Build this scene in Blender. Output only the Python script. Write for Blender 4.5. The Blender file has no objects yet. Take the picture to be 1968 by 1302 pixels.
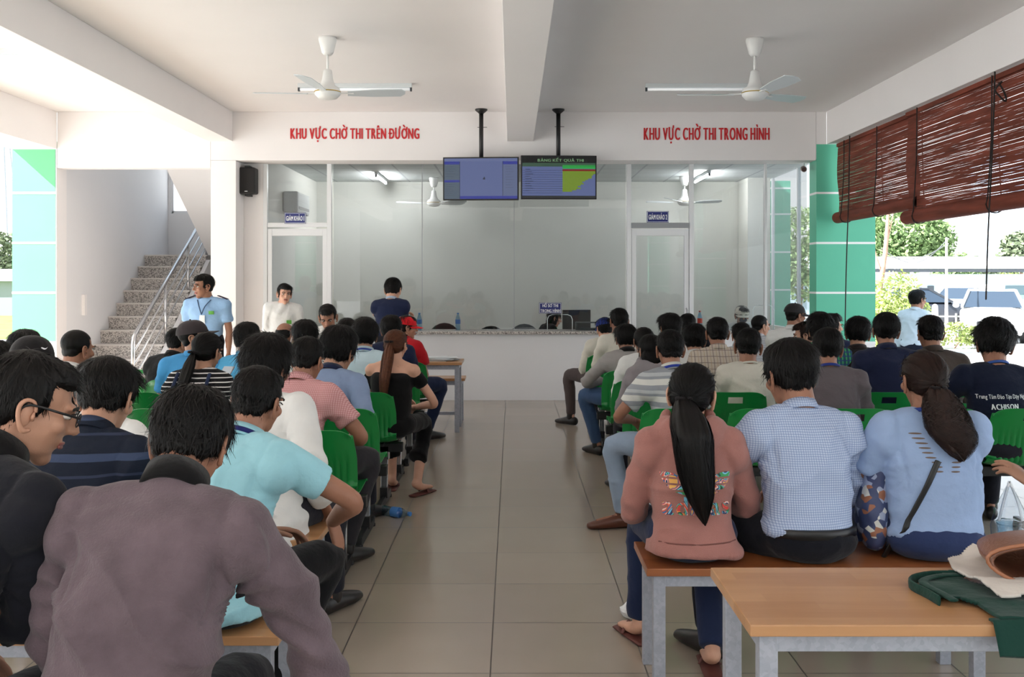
import bpy, math, random
import numpy as np
from mathutils import Vector, Matrix, Euler, noise
from mathutils.bvhtree import BVHTree
R = math.radians
scene = bpy.context.scene
COL = scene.collection
random.seed(7)
# ------------------------------------------------------------------ camera
F = 1970.0; CX = 985.0; HY = 540.0; CH = 1.5
cam_d = bpy.data.cameras.new('camera'); cam = bpy.data.objects.new('camera', cam_d); COL.objects.link(cam)
cam.location = (0, 0, CH); cam.rotation_euler = (R(90), 0, 0)
cam_d.sensor_width = 36.0; cam_d.lens = 36.0 * F / 1968.0
cam_d.shift_y = -(651.0 - HY) / 1968.0; cam_d.shift_x = -(CX - 984.0) / 1968.0
cam_d.clip_start = 0.05; cam_d.clip_end = 500
scene.camera = cam
def at(px, py, Y):
    return Vector(((px - CX) * Y / F, Y, CH - (py - HY) * Y / F))
# ------------------------------------------------------------------ world, sun, exposure
scene.view_settings.view_transform = 'Standard'
scene.view_settings.look = 'None'
scene.view_settings.gamma = 1.0
scene.view_settings.exposure = 1.05
scene.view_settings.use_curve_mapping = False
w = bpy.data.worlds.new('sky'); scene.world = w; w.use_nodes = True
nt = w.node_tree; nt.nodes.clear()
o_ = nt.nodes.new('ShaderNodeOutputWorld'); b_ = nt.nodes.new('ShaderNodeBackground')
tc_ = nt.nodes.new('ShaderNodeTexCoord'); sx_ = nt.nodes.new('ShaderNodeSeparateXYZ'); rp_ = nt.nodes.new('ShaderNodeValToRGB')
rp_.color_ramp.elements[0].position = 0.0; rp_.color_ramp.elements[0].color = (0.98, 0.98, 0.96, 1)
rp_.color_ramp.elements[1].position = 0.7; rp_.color_ramp.elements[1].color = (0.66, 0.82, 1.0, 1)
nt.links.new(tc_.outputs['Generated'], sx_.inputs[0]); nt.links.new(sx_.outputs['Z'], rp_.inputs[0])
nt.links.new(rp_.outputs[0], b_.inputs[0]); b_.inputs[1].default_value = 1.0
nt.links.new(b_.outputs[0], o_.inputs[0])
sun_d = bpy.data.lights.new('sun', 'SUN'); sun = bpy.data.objects.new('sun', sun_d); COL.objects.link(sun)
sun_d.energy = 9.5; sun_d.angle = R(0.6); sun_d.color = (1.0, 0.985, 0.96)
sun.rotation_euler = Euler((R(14), R(-48), 0))      # sun from the left and behind
scene.cycles.max_bounces = 8
scene.cycles.diffuse_bounces = 5
scene.cycles.glossy_bounces = 3
scene.cycles.transparent_max_bounces = 16
scene.cycles.sample_clamp_indirect = 6
scene.cycles.use_adaptive_sampling = True
scene.cycles.adaptive_threshold = 0.02
scene.cycles.use_denoising = True
# ------------------------------------------------------------------ colours and materials
def lin(c):
    out = []
    for v in c:
        v /= 255.0
        out.append(v / 12.92 if v <= 0.04045 else ((v + 0.055) / 1.055) ** 2.4)
    return (*out, 1.0)
MATS = {}
def newmat(name):
    m = bpy.data.materials.new(name); m.use_nodes = True
    nt = m.node_tree
    return m, nt, nt.nodes['Principled BSDF']
def mat(name, c, rough=0.6, metal=0.0, spec=0.5, bump=0.0, bscale=60.0, var=0.0, vscale=6.0, emit=None, estr=1.0, sheen=0.0, coat=0.0, stretch=None, bdet=3):
    """plain procedural material: colour with optional noise variation and bump"""
    if name in MATS: return MATS[name]
    m, nt, p = newmat(name)
    p.inputs['Base Color'].default_value = lin(c); p.inputs['Roughness'].default_value = rough
    p.inputs['Metallic'].default_value = metal; p.inputs['Specular IOR Level'].default_value = spec
    p.inputs['Sheen Weight'].default_value = sheen; p.inputs['Coat Weight'].default_value = coat
    if emit: p.inputs['Emission Color'].default_value = lin(emit); p.inputs['Emission Strength'].default_value = estr
    tc = nt.nodes.new('ShaderNodeTexCoord')
    src = tc.outputs['Object']
    if stretch:
        mp = nt.nodes.new('ShaderNodeMapping'); mp.inputs['Scale'].default_value = stretch
        nt.links.new(src, mp.inputs[0]); src = mp.outputs[0]
    if var > 0:
        n = nt.nodes.new('ShaderNodeTexNoise'); n.inputs['Scale'].default_value = vscale; n.inputs['Detail'].default_value = 5
        nt.links.new(src, n.inputs['Vector'])
        mr = nt.nodes.new('ShaderNodeMapRange'); mr.inputs['To Min'].default_value = 1 - var; mr.inputs['To Max'].default_value = 1 + var
        mr.inputs['From Min'].default_value = 0.3; mr.inputs['From Max'].default_value = 0.7
        nt.links.new(n.outputs['Fac'], mr.inputs['Value'])
        mx = nt.nodes.new('ShaderNodeVectorMath'); mx.operation = 'SCALE'; mx.inputs[0].default_value = lin(c)[:3]
        nt.links.new(mr.outputs[0], mx.inputs['Scale']); nt.links.new(mx.outputs[0], p.inputs['Base Color'])
    if bump > 0:
        n2 = nt.nodes.new('ShaderNodeTexNoise'); n2.inputs['Scale'].default_value = bscale; n2.inputs['Detail'].default_value = bdet
        nt.links.new(src, n2.inputs['Vector'])
        bp = nt.nodes.new('ShaderNodeBump'); bp.inputs['Strength'].default_value = bump; bp.inputs['Distance'].default_value = 0.01
        nt.links.new(n2.outputs['Fac'], bp.inputs['Height']); nt.links.new(bp.outputs[0], p.inputs['Normal'])
    MATS[name] = m
    return m
def math_node(nt, op, a, b=None, c=None):
    n = nt.nodes.new('ShaderNodeMath'); n.operation = op
    for i, x in enumerate((a, b, c)):
        if x is None: continue
        if isinstance(x, (int, float)): n.inputs[i].default_value = x
        else: nt.links.new(x, n.inputs[i])
    return n.outputs[0]
def band_mat(name, base, bands, rough=0.85, bump=0.15, warp=0.004):
    """cloth woven with bands: each band = (axis, period, width, offset, colour, mix)"""
    if name in MATS: return MATS[name]
    m, nt, p = newmat(name)
    p.inputs['Roughness'].default_value = rough; p.inputs['Specular IOR Level'].default_value = 0.2
    tc = nt.nodes.new('ShaderNodeTexCoord')
    nz = nt.nodes.new('ShaderNodeTexNoise'); nz.inputs['Scale'].default_value = 5
    nt.links.new(tc.outputs['Object'], nz.inputs['Vector'])
    wv = nt.nodes.new('ShaderNodeVectorMath'); wv.operation = 'MULTIPLY_ADD'
    nt.links.new(nz.outputs['Color'], wv.inputs[0]); wv.inputs[1].default_value = (warp * 4,) * 3; nt.links.new(tc.outputs['Object'], wv.inputs[2])
    sp = nt.nodes.new('ShaderNodeSeparateXYZ'); nt.links.new(wv.outputs[0], sp.inputs[0])
    cur = None
    for ax, per, wd, off, colr, mixf in bands:
        v = math_node(nt, 'ADD', sp.outputs[ax], 50.0 + off)
        v = math_node(nt, 'DIVIDE', v, per); v = math_node(nt, 'FRACT', v)
        v = math_node(nt, 'LESS_THAN', v, wd / per); v = math_node(nt, 'MULTIPLY', v, mixf)
        mx = nt.nodes.new('ShaderNodeMix'); mx.data_type = 'RGBA'
        nt.links.new(v, mx.inputs[0])
        if cur is None: mx.inputs[6].default_value = lin(base)
        else: nt.links.new(cur, mx.inputs[6])
        mx.inputs[7].default_value = lin(colr); cur = mx.outputs[2]
    nt.links.new(cur, p.inputs['Base Color'])
    n2 = nt.nodes.new('ShaderNodeTexNoise'); n2.inputs['Scale'].default_value = 24; n2.inputs['Detail'].default_value = 7
    nt.links.new(tc.outputs['Object'], n2.inputs['Vector'])
    bp = nt.nodes.new('ShaderNodeBump'); bp.inputs['Strength'].default_value = 0.5; bp.inputs['Distance'].default_value = 0.01
    nt.links.new(n2.outputs['Fac'], bp.inputs['Height']); nt.links.new(bp.outputs[0], p.inputs['Normal'])
    MATS[name] = m; return m
def cloth(c, name=None, rough=0.9, var=0.05):
    name = name or 'cloth_%d_%d_%d' % tuple(c)
    return mat(name, c, rough, 0, 0.15, bump=0.5, bscale=24, bdet=7, var=var, vscale=9, sheen=0.1)
# ------------------------------------------------------------------ mesh builder
class MB:
    def __init__(s): s.v = []; s.f = []; s.m = []
    def add(s, vs, fs, mi=0):
        b = len(s.v); s.v += [tuple(p) for p in vs]; s.f += [tuple(b + i for i in f) for f in fs]; s.m += [mi] * len(fs); return s
    def box(s, x0, y0, z0, x1, y1, z1, mi=0, M=None):
        x0, x1 = min(x0, x1), max(x0, x1); y0, y1 = min(y0, y1), max(y0, y1); z0, z1 = min(z0, z1), max(z0, z1)
        vs = [Vector(p) for p in ((x0,y0,z0),(x1,y0,z0),(x1,y1,z0),(x0,y1,z0),(x0,y0,z1),(x1,y0,z1),(x1,y1,z1),(x0,y1,z1))]
        if M is not None: vs = [M @ p for p in vs]
        return s.add(vs, ((0,3,2,1),(4,5,6,7),(0,1,5,4),(1,2,6,5),(2,3,7,6),(3,0,4,7)), mi)
    def beam(s, a, b, wx, wy, up=(0, 0, 1), mi=0):
        a = Vector(a); b = Vector(b); d = (b - a); L = d.length; d.normalize()
        u = Vector(up); x = d.cross(u)
        if x.length < 1e-4: x = d.cross(Vector((1, 0, 0)))
        x.normalize(); y = x.cross(d)
        M = Matrix((x, y, d)).transposed().to_4x4(); M.translation = a
        return s.box(-wx/2, -wy/2, 0, wx/2, wy/2, L, mi, M)
    def prism(s, poly, axis, a, b, mi=0):
        """poly in the plane of the other two axes (order: x,y,z without axis)"""
        def P(p, t):
            q = list(p); q.insert(axis, t); return q
        n = len(poly)
        vs = [P(p, a) for p in poly] + [P(p, b) for p in poly]
        fs = [tuple(range(n)), tuple(reversed(range(n, 2*n)))] + [(i, i+n, (i+1) % n + n, (i+1) % n) for i in range(n)]
        return s.add(vs, fs, mi)
    def ell(s, c, r, rot=None, nu=16, nv=10, mi=0):
        c = Vector(c); vs = []; fs = []
        if isinstance(r, (int, float)): r = (r, r, r)
        for j in range(nv + 1):
            th = math.pi * j / nv
            for i in range(nu):
                ph = 2 * math.pi * i / nu
                p = Vector((r[0]*math.sin(th)*math.cos(ph), r[1]*math.sin(th)*math.sin(ph), r[2]*math.cos(th)))
                if rot is not None: p = rot @ p
                vs.append(c + p)
        for j in range(nv):
            for i in range(nu):
                a = j*nu+i; b = j*nu+(i+1) % nu
                fs.append((a, a+nu, b+nu, b))
        return s.add(vs, fs, mi)
    def chain(s, pts, rad, side=(1, 0, 0), n=14, sub=3, caps=(True, True), mi=0, power=2.0):
        """smooth sweep through pts; rad = list of (along side, along third axis)"""
        pts = [Vector(p) for p in pts]; rad = [(r, r) if isinstance(r, (int, float)) else r for r in rad]
        P = []; Q = []
        m = len(pts)
        for i in range(m - 1):
            p0 = pts[max(i-1, 0)]; p1 = pts[i]; p2 = pts[i+1]; p3 = pts[min(i+2, m-1)]
            for k in range(sub):
                t = k / sub
                P.append(0.5*((2*p1) + (p2-p0)*t + (2*p0-5*p1+4*p2-p3)*t*t + (-p0+3*p1-3*p2+p3)*t*t*t))
                q = t*t*(3-2*t)*0.5 + t*0.5
                Q.append((rad[i][0]*(1-q)+rad[i+1][0]*q, rad[i][1]*(1-q)+rad[i+1][1]*q))
        P.append(pts[-1]); Q.append(rad[-1])
        side = Vector(side)
        rings = []
        tang = [(P[min(i+1, len(P)-1)] - P[max(i-1, 0)]).normalized() for i in range(len(P))]
        seq = [(P[i], tang[i], Q[i]) for i in range(len(P))]
        if caps[0]:
            r = min(Q[0])
            seq = [(P[0]-tang[0]*r*math.sin(a), tang[0], (Q[0][0]*math.cos(a), Q[0][1]*math.cos(a))) for a in (1.35, 0.9, 0.45)] + seq
        if caps[1]:
            r = min(Q[-1])
            seq = seq + [(P[-1]+tang[-1]*r*math.sin(a), tang[-1], (Q[-1][0]*math.cos(a), Q[-1][1]*math.cos(a))) for a in (0.45, 0.9, 1.35)]
        vs = []; fs = []
        for p, t, q in seq:
            sd = side - t*side.dot(t)
            if sd.length < 1e-3: sd = Vector((0, 1, 0)) - t*t.y
            sd.normalize(); u = t.cross(sd)
            for i in range(n):
                a = 2*math.pi*i/n; ca, sa = math.cos(a), math.sin(a)
                if power != 2.0:
                    ca = math.copysign(abs(ca)**(2/power), ca); sa = math.copysign(abs(sa)**(2/power), sa)
                vs.append(p + sd*q[0]*ca + u*q[1]*sa)
        k = len(seq)
        for j in range(k-1):
            for i in range(n):
                fs.append((j*n+i, j*n+(i+1) % n, (j+1)*n+(i+1) % n, (j+1)*n+i))
        fs.append(tuple(reversed(range(n)))); fs.append(tuple((k-1)*n+i for i in range(n)))
        return s.add(vs, fs, mi)
    def tube(s, pts, r, n=10, mi=0):
        return s.chain(pts, [r]*len(pts), n=n, sub=1, caps=(False, False), mi=mi)
    def cyl(s, a, b, r, r2=None, n=20, mi=0):
        return s.chain([a, b], [r, r if r2 is None else r2], n=n, sub=1, caps=(False, False), mi=mi)
    def lathe(s, prof, c=(0, 0, 0), n=24, mi=0):
        c = Vector(c); vs = []; fs = []
        for r, z in prof:
            for i in range(n):
                a = 2*math.pi*i/n; vs.append(c + Vector((r*math.cos(a), r*math.sin(a), z)))
        for j in range(len(prof)-1):
            for i in range(n):
                fs.append((j*n+i, j*n+(i+1) % n, (j+1)*n+(i+1) % n, (j+1)*n+i))
        fs.append(tuple(reversed(range(n)))); fs.append(tuple((len(prof)-1)*n+i for i in range(n)))
        return s.add(vs, fs, mi)
    def mesh(s, name='m'):
        me = bpy.data.meshes.new(name); me.from_pydata(s.v, [], s.f)
        me.polygons.foreach_set('material_index', s.m); me.update(); return me
def tag(o, label=None, cat=None, group=None, kind=None):
    if label: o['label'] = label
    if cat: o['category'] = cat
    if group: o['group'] = group
    if kind: o['kind'] = kind
    return o
def obj(name, mesh, mats=None, parent=None, smooth=False, bevel=0.0, loc=None, rot=None):
    me = mesh.mesh(name) if isinstance(mesh, MB) else mesh
    o = bpy.data.objects.new(name, me); COL.objects.link(o)
    if mats is not None and len(me.materials) == 0:
        for m in (mats if isinstance(mats, (list, tuple)) else [mats]): me.materials.append(m)
    if smooth: me.shade_smooth()
    if parent is not None: o.parent = parent
    if loc is not None: o.location = loc
    if rot is not None: o.rotation_euler = rot
    if bevel > 0:
        b = o.modifiers.new('bevel', 'BEVEL'); b.width = bevel; b.segments = 2; b.limit_method = 'ANGLE'; b.angle_limit = R(40)
    return o
def empty(name, loc=(0, 0, 0), rz=0.0, label=None, cat=None, group=None):
    o = bpy.data.objects.new(name, None); COL.objects.link(o); o.location = loc; o.rotation_euler = (0, 0, rz)
    o.empty_display_size = 0.1
    return tag(o, label, cat, group)
def struct(name, mb, m, **k): return tag(obj(name, mb, m, **k), kind='structure')
def copy_tree(o, parent=None):
    c = o.copy(); COL.objects.link(c)
    if parent is not None: c.parent = parent
    for ch in list(o.children): copy_tree(ch, c)
    return c
def remesh(mb, voxel, smooth=3, name='r'):
    me = mb.mesh(name); o = bpy.data.objects.new(name, me); COL.objects.link(o)
    r = o.modifiers.new('r', 'REMESH'); r.mode = 'VOXEL'; r.voxel_size = voxel; r.use_smooth_shade = True
    if smooth:
        s = o.modifiers.new('s', 'SMOOTH'); s.factor = 0.5; s.iterations = smooth
    dg = bpy.context.evaluated_depsgraph_get()
    out = bpy.data.meshes.new_from_object(o.evaluated_get(dg))
    bpy.data.objects.remove(o); bpy.data.meshes.remove(me)
    return out
def mesh_arrays(me):
    n = len(me.vertices); co = np.empty(n*3, np.float32); me.vertices.foreach_get('co', co); co = co.reshape(-1, 3)
    no = np.empty(n*3, np.float32); me.vertices.foreach_get('normal', no); no = no.reshape(-1, 3)
    return co, no
def set_co(me, co): me.vertices.foreach_set('co', np.ascontiguousarray(co, np.float32).ravel()); me.update()
def merge_mesh(me, mb, M=None, mi=None):
    """append mesh datablock me to builder mb"""
    b = len(mb.v); co, _ = mesh_arrays(me)
    if M is not None:
        A = np.array(M.to_3x3()); t = np.array(M.translation); co = co @ A.T + t
    mb.v += [tuple(p) for p in co.tolist()]
    flip = M is not None and M.determinant() < 0
    for p in me.polygons:
        vs = tuple(b + i for i in p.vertices)
        mb.f.append(tuple(reversed(vs)) if flip else vs); mb.m.append(p.material_index if mi is None else mi)
def waves(co, seed, f0, octs=3, dirscale=(1, 1, 1), ridged=False):
    rng = np.random.RandomState(seed); out = np.zeros(len(co)); amp = 1.0; tot = 0; f = f0
    q = co*np.array(dirscale)
    wx = np.sin(q @ (rng.randn(3)*f0*0.6) + rng.rand()*6)*0.9
    for o in range(octs):
        for k in range(4):
            d = rng.randn(3); d /= np.linalg.norm(d)
            out += amp*np.sin(q @ (d*f) + rng.rand()*6.28 + wx*1.3)/4*1.6
        tot += amp; amp *= 0.55; f *= 1.9
    out /= tot
    if ridged: out = 1 - np.abs(out)*2.2
    return out
def text_mesh(s, size, font=None, extrude=0.002, xs=1.0, bold=0.0, align='CENTER', res=3, space=1.0, shear=0.0):
    cu = bpy.data.curves.new('t', 'FONT'); cu.body = s; cu.size = size; cu.extrude = extrude; cu.align_x = align; cu.align_y = 'CENTER'
    cu.offset = bold; cu.resolution_u = res; cu.space_character = space; cu.shear = shear
    o = bpy.data.objects.new('t', cu); COL.objects.link(o)
    dg = bpy.context.evaluated_depsgraph_get()
    me = bpy.data.meshes.new_from_object(o.evaluated_get(dg))
    bpy.data.objects.remove(o); bpy.data.curves.remove(cu)
    co, _ = mesh_arrays(me); co[:, 0] *= xs
    set_co(me, co); return me
GLY = {}
def glyph(ch, bold):
    """one letter as (coords Nx2, faces, width); crossed and horned letters are put together from plain ones"""
    key = (ch, bold)
    if key in GLY: return GLY[key]
    base = {'\u0110': 'D', '\u1edc': 'O', '\u01a0': 'O', '\u0111': 'd'}.get(ch, ch)
    me = text_mesh(base, 1.0, extrude=0.0, align='LEFT', res=4); co, _ = mesh_arrays(me); fs = [tuple(p.vertices) for p in me.polygons]
    xy = co[:, :2].copy(); x0 = xy[:, 0].min(); xy[:, 0] -= x0; w_ = xy[:, 0].max(); y0, y1 = xy[:, 1].min(), xy[:, 1].max()
    bpy.data.meshes.remove(me)
    V = xy.tolist(); Fc = list(fs)
    def quad(*q):
        b = len(V); V.extend([list(p) for p in q]); Fc.append((b, b+1, b+2, b+3))
    hh = y1 - y0; st = 0.09
    if ch == '\u0110': quad((-0.09, y0+hh*.46), (w_*.5, y0+hh*.46), (w_*.5, y0+hh*.58), (-0.09, y0+hh*.58))
    if ch == '\u0111': quad((w_*.4, y0+hh*.76), (w_+.08, y0+hh*.76), (w_+.08, y0+hh*.84), (w_*.4, y0+hh*.84))
    if ch in '\u1edc\u01a0':
        quad((w_*.86, y0+hh*.80), (w_+.03, y0+hh*.92), (w_+.03, y0+hh*1.12), (w_-.06, y0+hh*1.12))
    if ch == '\u1edc':
        quad((w_*.52, y0+hh*1.08), (w_*.66, y0+hh*1.08), (w_*.40, y0+hh*1.32), (w_*.24, y0+hh*1.32))
    if bold:
        n = len(V); f0 = list(Fc)
        for k, d in enumerate((bold, bold*2)):
            V += [[p[0]+d, p[1], k+1] for p in V[:n]]; Fc += [tuple(i+n*(k+1) for i in f) for f in f0]
        w_ += 2*bold
    GLY[key] = (np.array([(*p[:2], p[2] if len(p) > 2 else 0) for p in V]), Fc, w_); return GLY[key]
def wall_text(s, width, height, depth=0.003, bold=0.03, space=0.09, tilt=0.0):
    """a line of text in the local XZ plane facing -Y, fitted to width x height of the capitals, baseline at z=0"""
    hv = glyph('H', 0)[0]; h0, h1 = hv[:, 1].min(), hv[:, 1].max()
    x = 0.0; V = []; Fc = []
    for ch in s:
        if ch == ' ': x += 0.30; continue
        g, f, w_ = glyph(ch, bold); b = len(V)
        V += [(p[0]+x, p[1]-h0, p[2]) for p in g]; Fc += [tuple(i+b for i in q) for q in f]; x += w_ + space
    x -= space; A = np.array(V); n = len(A); sx = width/x; sz = height/(h1-h0)
    X = (A[:, 0]-x/2)*sx; Z = A[:, 1]*sz
    mb = MB(); mb.v = [(a, -depth*(1+0.12*k), c + a*tilt) for a, c, k in zip(X, Z, A[:, 2])] + [(a, 0.0, c + a*tilt) for a, c in zip(X, Z)]
    ed = {}
    for f in Fc:
        for i in range(len(f)):
            e = (f[i], f[(i+1) % len(f)]); ed[e] = ed.get(e, 0)+1
    mb.f = list(Fc) + [(e[1], e[0], e[0]+n, e[1]+n) for e in ed if (e[1], e[0]) not in ed]
    mb.m = [0]*len(mb.f)
    return mb.mesh('text')
# ================================================================== setting
def wallmat(name, c, var=0.015): return mat(name, c, 0.75, 0, 0.3, bump=0.04, bscale=30, var=var, vscale=1.2)
M_white = wallmat('white_paint', (236, 232, 231))
M_ceil = wallmat('ceiling_paint', (234, 230, 229))
M_alu = mat('white_aluminium', (225, 226, 228), 0.35, 0.0, 0.5)
M_alug = mat('grey_aluminium', (150, 152, 155), 0.4, 0.3, 0.5)
M_black = mat('black_metal', (22, 21, 22), 0.45, 0.0, 0.5)
M_blackp = mat('black_plastic', (26, 26, 28), 0.5)
M_steel = mat('stainless_steel', (200, 200, 202), 0.22, 1.0)
M_green = mat('green_plastic', (16, 132, 60), 0.32, 0, 0.5, var=0.05, vscale=3)
M_navy = mat('sign_navy', (28, 38, 110), 0.4)
M_signw = mat('sign_white', (235, 238, 240), 0.5)
def tile_mat(name, c1, c2, grout, sx, sy, ox, oy, rough, gw=0.006):
    m, nt, p = newmat(name)
    tc = nt.nodes.new('ShaderNodeTexCoord'); sp = nt.nodes.new('ShaderNodeSeparateXYZ'); nt.links.new(tc.outputs['Object'], sp.inputs[0])
    def cell(out, s, o):
        v = math_node(nt, 'SUBTRACT', out, o); v = math_node(nt, 'DIVIDE', v, s)
        fl = math_node(nt, 'FLOOR', v); fr = math_node(nt, 'FRACT', v)
        a = math_node(nt, 'SUBTRACT', fr, 0.5); a = math_node(nt, 'ABSOLUTE', a)
        g = math_node(nt, 'GREATER_THAN', a, 0.5 - gw/s/2); return fl, g
    fx, gx = cell(sp.outputs['X'], sx, ox); fy, gy = cell(sp.outputs['Y'], sy, oy)
    g = math_node(nt, 'MAXIMUM', gx, gy)
    cb = nt.nodes.new('ShaderNodeCombineXYZ'); nt.links.new(fx, cb.inputs[0]); nt.links.new(fy, cb.inputs[1])
    wn = nt.nodes.new('ShaderNodeTexWhiteNoise'); nt.links.new(cb.outputs[0], wn.inputs['Vector'])
    nz = nt.nodes.new('ShaderNodeTexNoise'); nz.inputs['Scale'].default_value = 3; nz.inputs['Detail'].default_value = 6
    nt.links.new(tc.outputs['Object'], nz.inputs['Vector'])
    f = math_node(nt, 'MULTIPLY', wn.outputs['Value'], 0.35); f = math_node(nt, 'MULTIPLY_ADD', nz.outputs['Fac'], 0.65, f)
    mx = nt.nodes.new('ShaderNodeMix'); mx.data_type = 'RGBA'; mx.inputs[6].default_value = lin(c1); mx.inputs[7].default_value = lin(c2); nt.links.new(f, mx.inputs[0])
    m2 = nt.nodes.new('ShaderNodeMix'); m2.data_type = 'RGBA'; nt.links.new(g, m2.inputs[0]); nt.links.new(mx.outputs[2], m2.inputs[6]); m2.inputs[7].default_value = lin(grout)
    nt.links.new(m2.outputs[2], p.inputs['Base Color'])
    rr = math_node(nt, 'MULTIPLY_ADD', nz.outputs['Fac'], 0.14, rough - 0.07); rr = math_node(nt, 'MULTIPLY_ADD', g, 0.3, rr)
    nt.links.new(rr, p.inputs['Roughness'])
    p.inputs['Specular IOR Level'].default_value = 0.55
    return m
M_floor = tile_mat('floor_tiles', (176, 163, 149), (158, 146, 132), (88, 80, 72), 0.6, 0.578, -0.085, 0.447, 0.20, 0.006)
def glass_mat(name, tint, refl=1.0, rough=0.0):
    m = bpy.data.materials.new(name); m.use_nodes = True; nt = m.node_tree; nt.nodes.clear()
    o = nt.nodes.new('ShaderNodeOutputMaterial'); mx = nt.nodes.new('ShaderNodeMixShader')
    t = nt.nodes.new('ShaderNodeBsdfTransparent'); t.inputs[0].default_value = lin(tint)
    g = nt.nodes.new('ShaderNodeBsdfGlossy'); g.inputs['Roughness'].default_value = rough
    fr = nt.nodes.new('ShaderNodeFresnel'); fr.inputs[0].default_value = 1.5
    ge = nt.nodes.new('ShaderNodeNewGeometry'); bf = math_node(nt, 'SUBTRACT', 1.0, ge.outputs['Backfacing'])
    v = math_node(nt, 'MULTIPLY', fr.outputs[0], refl); v = math_node(nt, 'MULTIPLY', v, bf)
    nt.links.new(v, mx.inputs[0]); nt.links.new(t.outputs[0], mx.inputs[1]); nt.links.new(g.outputs[0], mx.inputs[2]); nt.links.new(mx.outputs[0], o.inputs[0])
    return m
M_glass = glass_mat('window_glass', (235, 236, 237), 1.5)
M_clear = glass_mat('clear_plastic', (225, 235, 240), 1.5, 0.05)
YB, YG = 12.6, 13.0          # face of the front beam, plane of the glazing
CZ = 3.58                    # ceiling
# floor slab, ground
struct('floor', MB().box(-6.3, -3.4, -0.2, 4.6, 17.0, 0.0), M_floor)
# ceiling slab
struct('ceiling', MB().box(-6.3, -3.4, CZ, 4.6, 12.7, CZ+0.15), M_ceil)
struct('ceiling_beam_left', MB().box(-3.74, -3.4, 3.215, -3.44, YB, CZ), M_white, bevel=0.004)
struct('ceiling_beam_middle', MB().box(-0.065, -3.4, 3.215, 0.256, YB, CZ), M_white, bevel=0.004)
struct('ceiling_beam_right', MB().box(3.86, -3.4, 3.18, 4.45, YB, CZ), M_white, bevel=0.004)
struct('ceiling_beam_outer_left', MB().box(-6.15, -3.4, 3.12, -5.6, YB, CZ), M_white, bevel=0.004)
struct('ceiling_beam_cross', MB().box(-6.15, 4.3, 3.2, 4.45, 4.6, CZ-0.002), M_white, bevel=0.004)
# front beam carrying the red words
struct('wall_front_beam', MB().box(-3.71, YB, 2.982, 3.73, YG+0.02, CZ), M_white, bevel=0.004)
struct('wall_front_beam_left', MB().box(-5.6, YB, 2.89, -3.712, 12.8, CZ), M_white, bevel=0.004)
struct('wall_front_column', MB().box(-3.71, YB, 0, -3.40, YG+0.3, 2.98), M_white, bevel=0.004)
struct('wall_front_pier', MB().box(-3.398, YG-0.03, 0, -3.13, YG+0.12, 2.98), M_white)
# right stub joining beam and green pillar
struct('wall_right_stub', MB().box(3.732, YB+0.002, 3.0, 3.86, 12.98, CZ), M_white)
# green pillars with white joints
def green_pillar(name, x0, x1, y0, y1, top, c, base=0.74, joints=(1.352, 1.965, 2.58, 3.13), cap=None):
    gm = mat('green_render_' + name, c, 0.55, 0, 0.35, var=0.02, vscale=2)
    tag(obj(name, MB().box(x0, y0, base, x1, y1, top), gm), kind='structure')
    struct(name + '_joint', joints_mb(x0, x1, y0, y1, [base] + [j for j in joints if j < top]), mat('joint_white', (240, 240, 238), 0.6))
    struct(name + '_base', MB().box(x0, y0, 0, x1, y1, base-0.001), M_white)
def joints_mb(x0, x1, y0, y1, zs):
    b = MB()
    for z in zs: b.box(x0-0.003, y0-0.003, z-0.013, x1+0.003, y1+0.003, z+0.013)
    return b
GR = (98, 190, 158)
green_pillar('pillar_green_left', -6.15, -5.62, YB+0.0, YB+0.28, 3.22, (112, 190, 142))
struct('wall_stair_return', MB().box(-5.616, YB+0.0, 0, -5.605, YB+0.283, 3.12), M_white)
green_pillar('pillar_green_right', 3.735, 4.46, YB, YB+0.29, 3.18, GR, joints=(1.352, 1.965, 2.58))
green_pillar('pillar_green_back', 4.18, 4.50, 16.6, 16.9, 3.12, GR, base=0.3, joints=(0.74, 1.352, 1.965, 2.58, 3.0))
for i, (x0, x1) in enumerate(((-6.15, -5.61), (3.86, 4.45))):
    for j, y in enumerate((4.3, -3.3)):
        green_pillar('pillar_green_%s' % ('near_left near_right rear_left rear_right'.split()[i+2*j]), x0, x1, y, y+0.3, 3.16, GR, joints=(1.352, 1.965, 2.58))
# plain wall added behind the camera to tone down reflections in the glass
struct('wall_rear_added', MB().box(-5.5, -11.2, -0.2, 14, -11, 5.5), wallmat('rear_wall', (170, 168, 164)))
# stairwell
M_stairw = wallmat('stair_wall_paint', (226, 225, 226))
struct('wall_stair_left', MB().box(-5.75, YB+0.283, 0, -5.612, 16.9, 5.2), M_stairw)
struct('ceiling_stairwell', MB().box(-5.75, YB-0.1, 5.2, -3.4, 16.9, 5.3), M_stairw)
struct('wall_stair_front', MB().box(-5.6, YB+0.02, CZ+0.152, -3.4, YB+0.2, 5.2), M_stairw)
wb = MB(); wb.box(-5.61, 16.7, 0, -3.4, 16.9, 2.6); wb.box(-5.61, 16.7, 2.6, -5.56, 16.9, 5.2); wb.box(-3.9, 16.7, 2.6, -3.4, 16.9, 5.2); wb.box(-5.61, 16.7, 4.6, -3.4, 16.9, 5.2)
struct('wall_stair_back', wb, M_stairw)
fr = MB(); 
for x in (-5.55, -5.0, -4.45): fr.box(x-0.02, 16.72, 2.6, x+0.02, 16.76, 4.6)
fr.box(-5.55, 16.72, 2.6, -3.9, 16.76, 2.64)
struct('window_1', fr, M_alu)
struct('wall_stair_right', MB().box(-3.7, 13.32, 0, -3.4, 16.7, 5.2), M_stairw)
M_granite = mat('granite', (168, 160, 155), 0.35, 0, 0.5)
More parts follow.
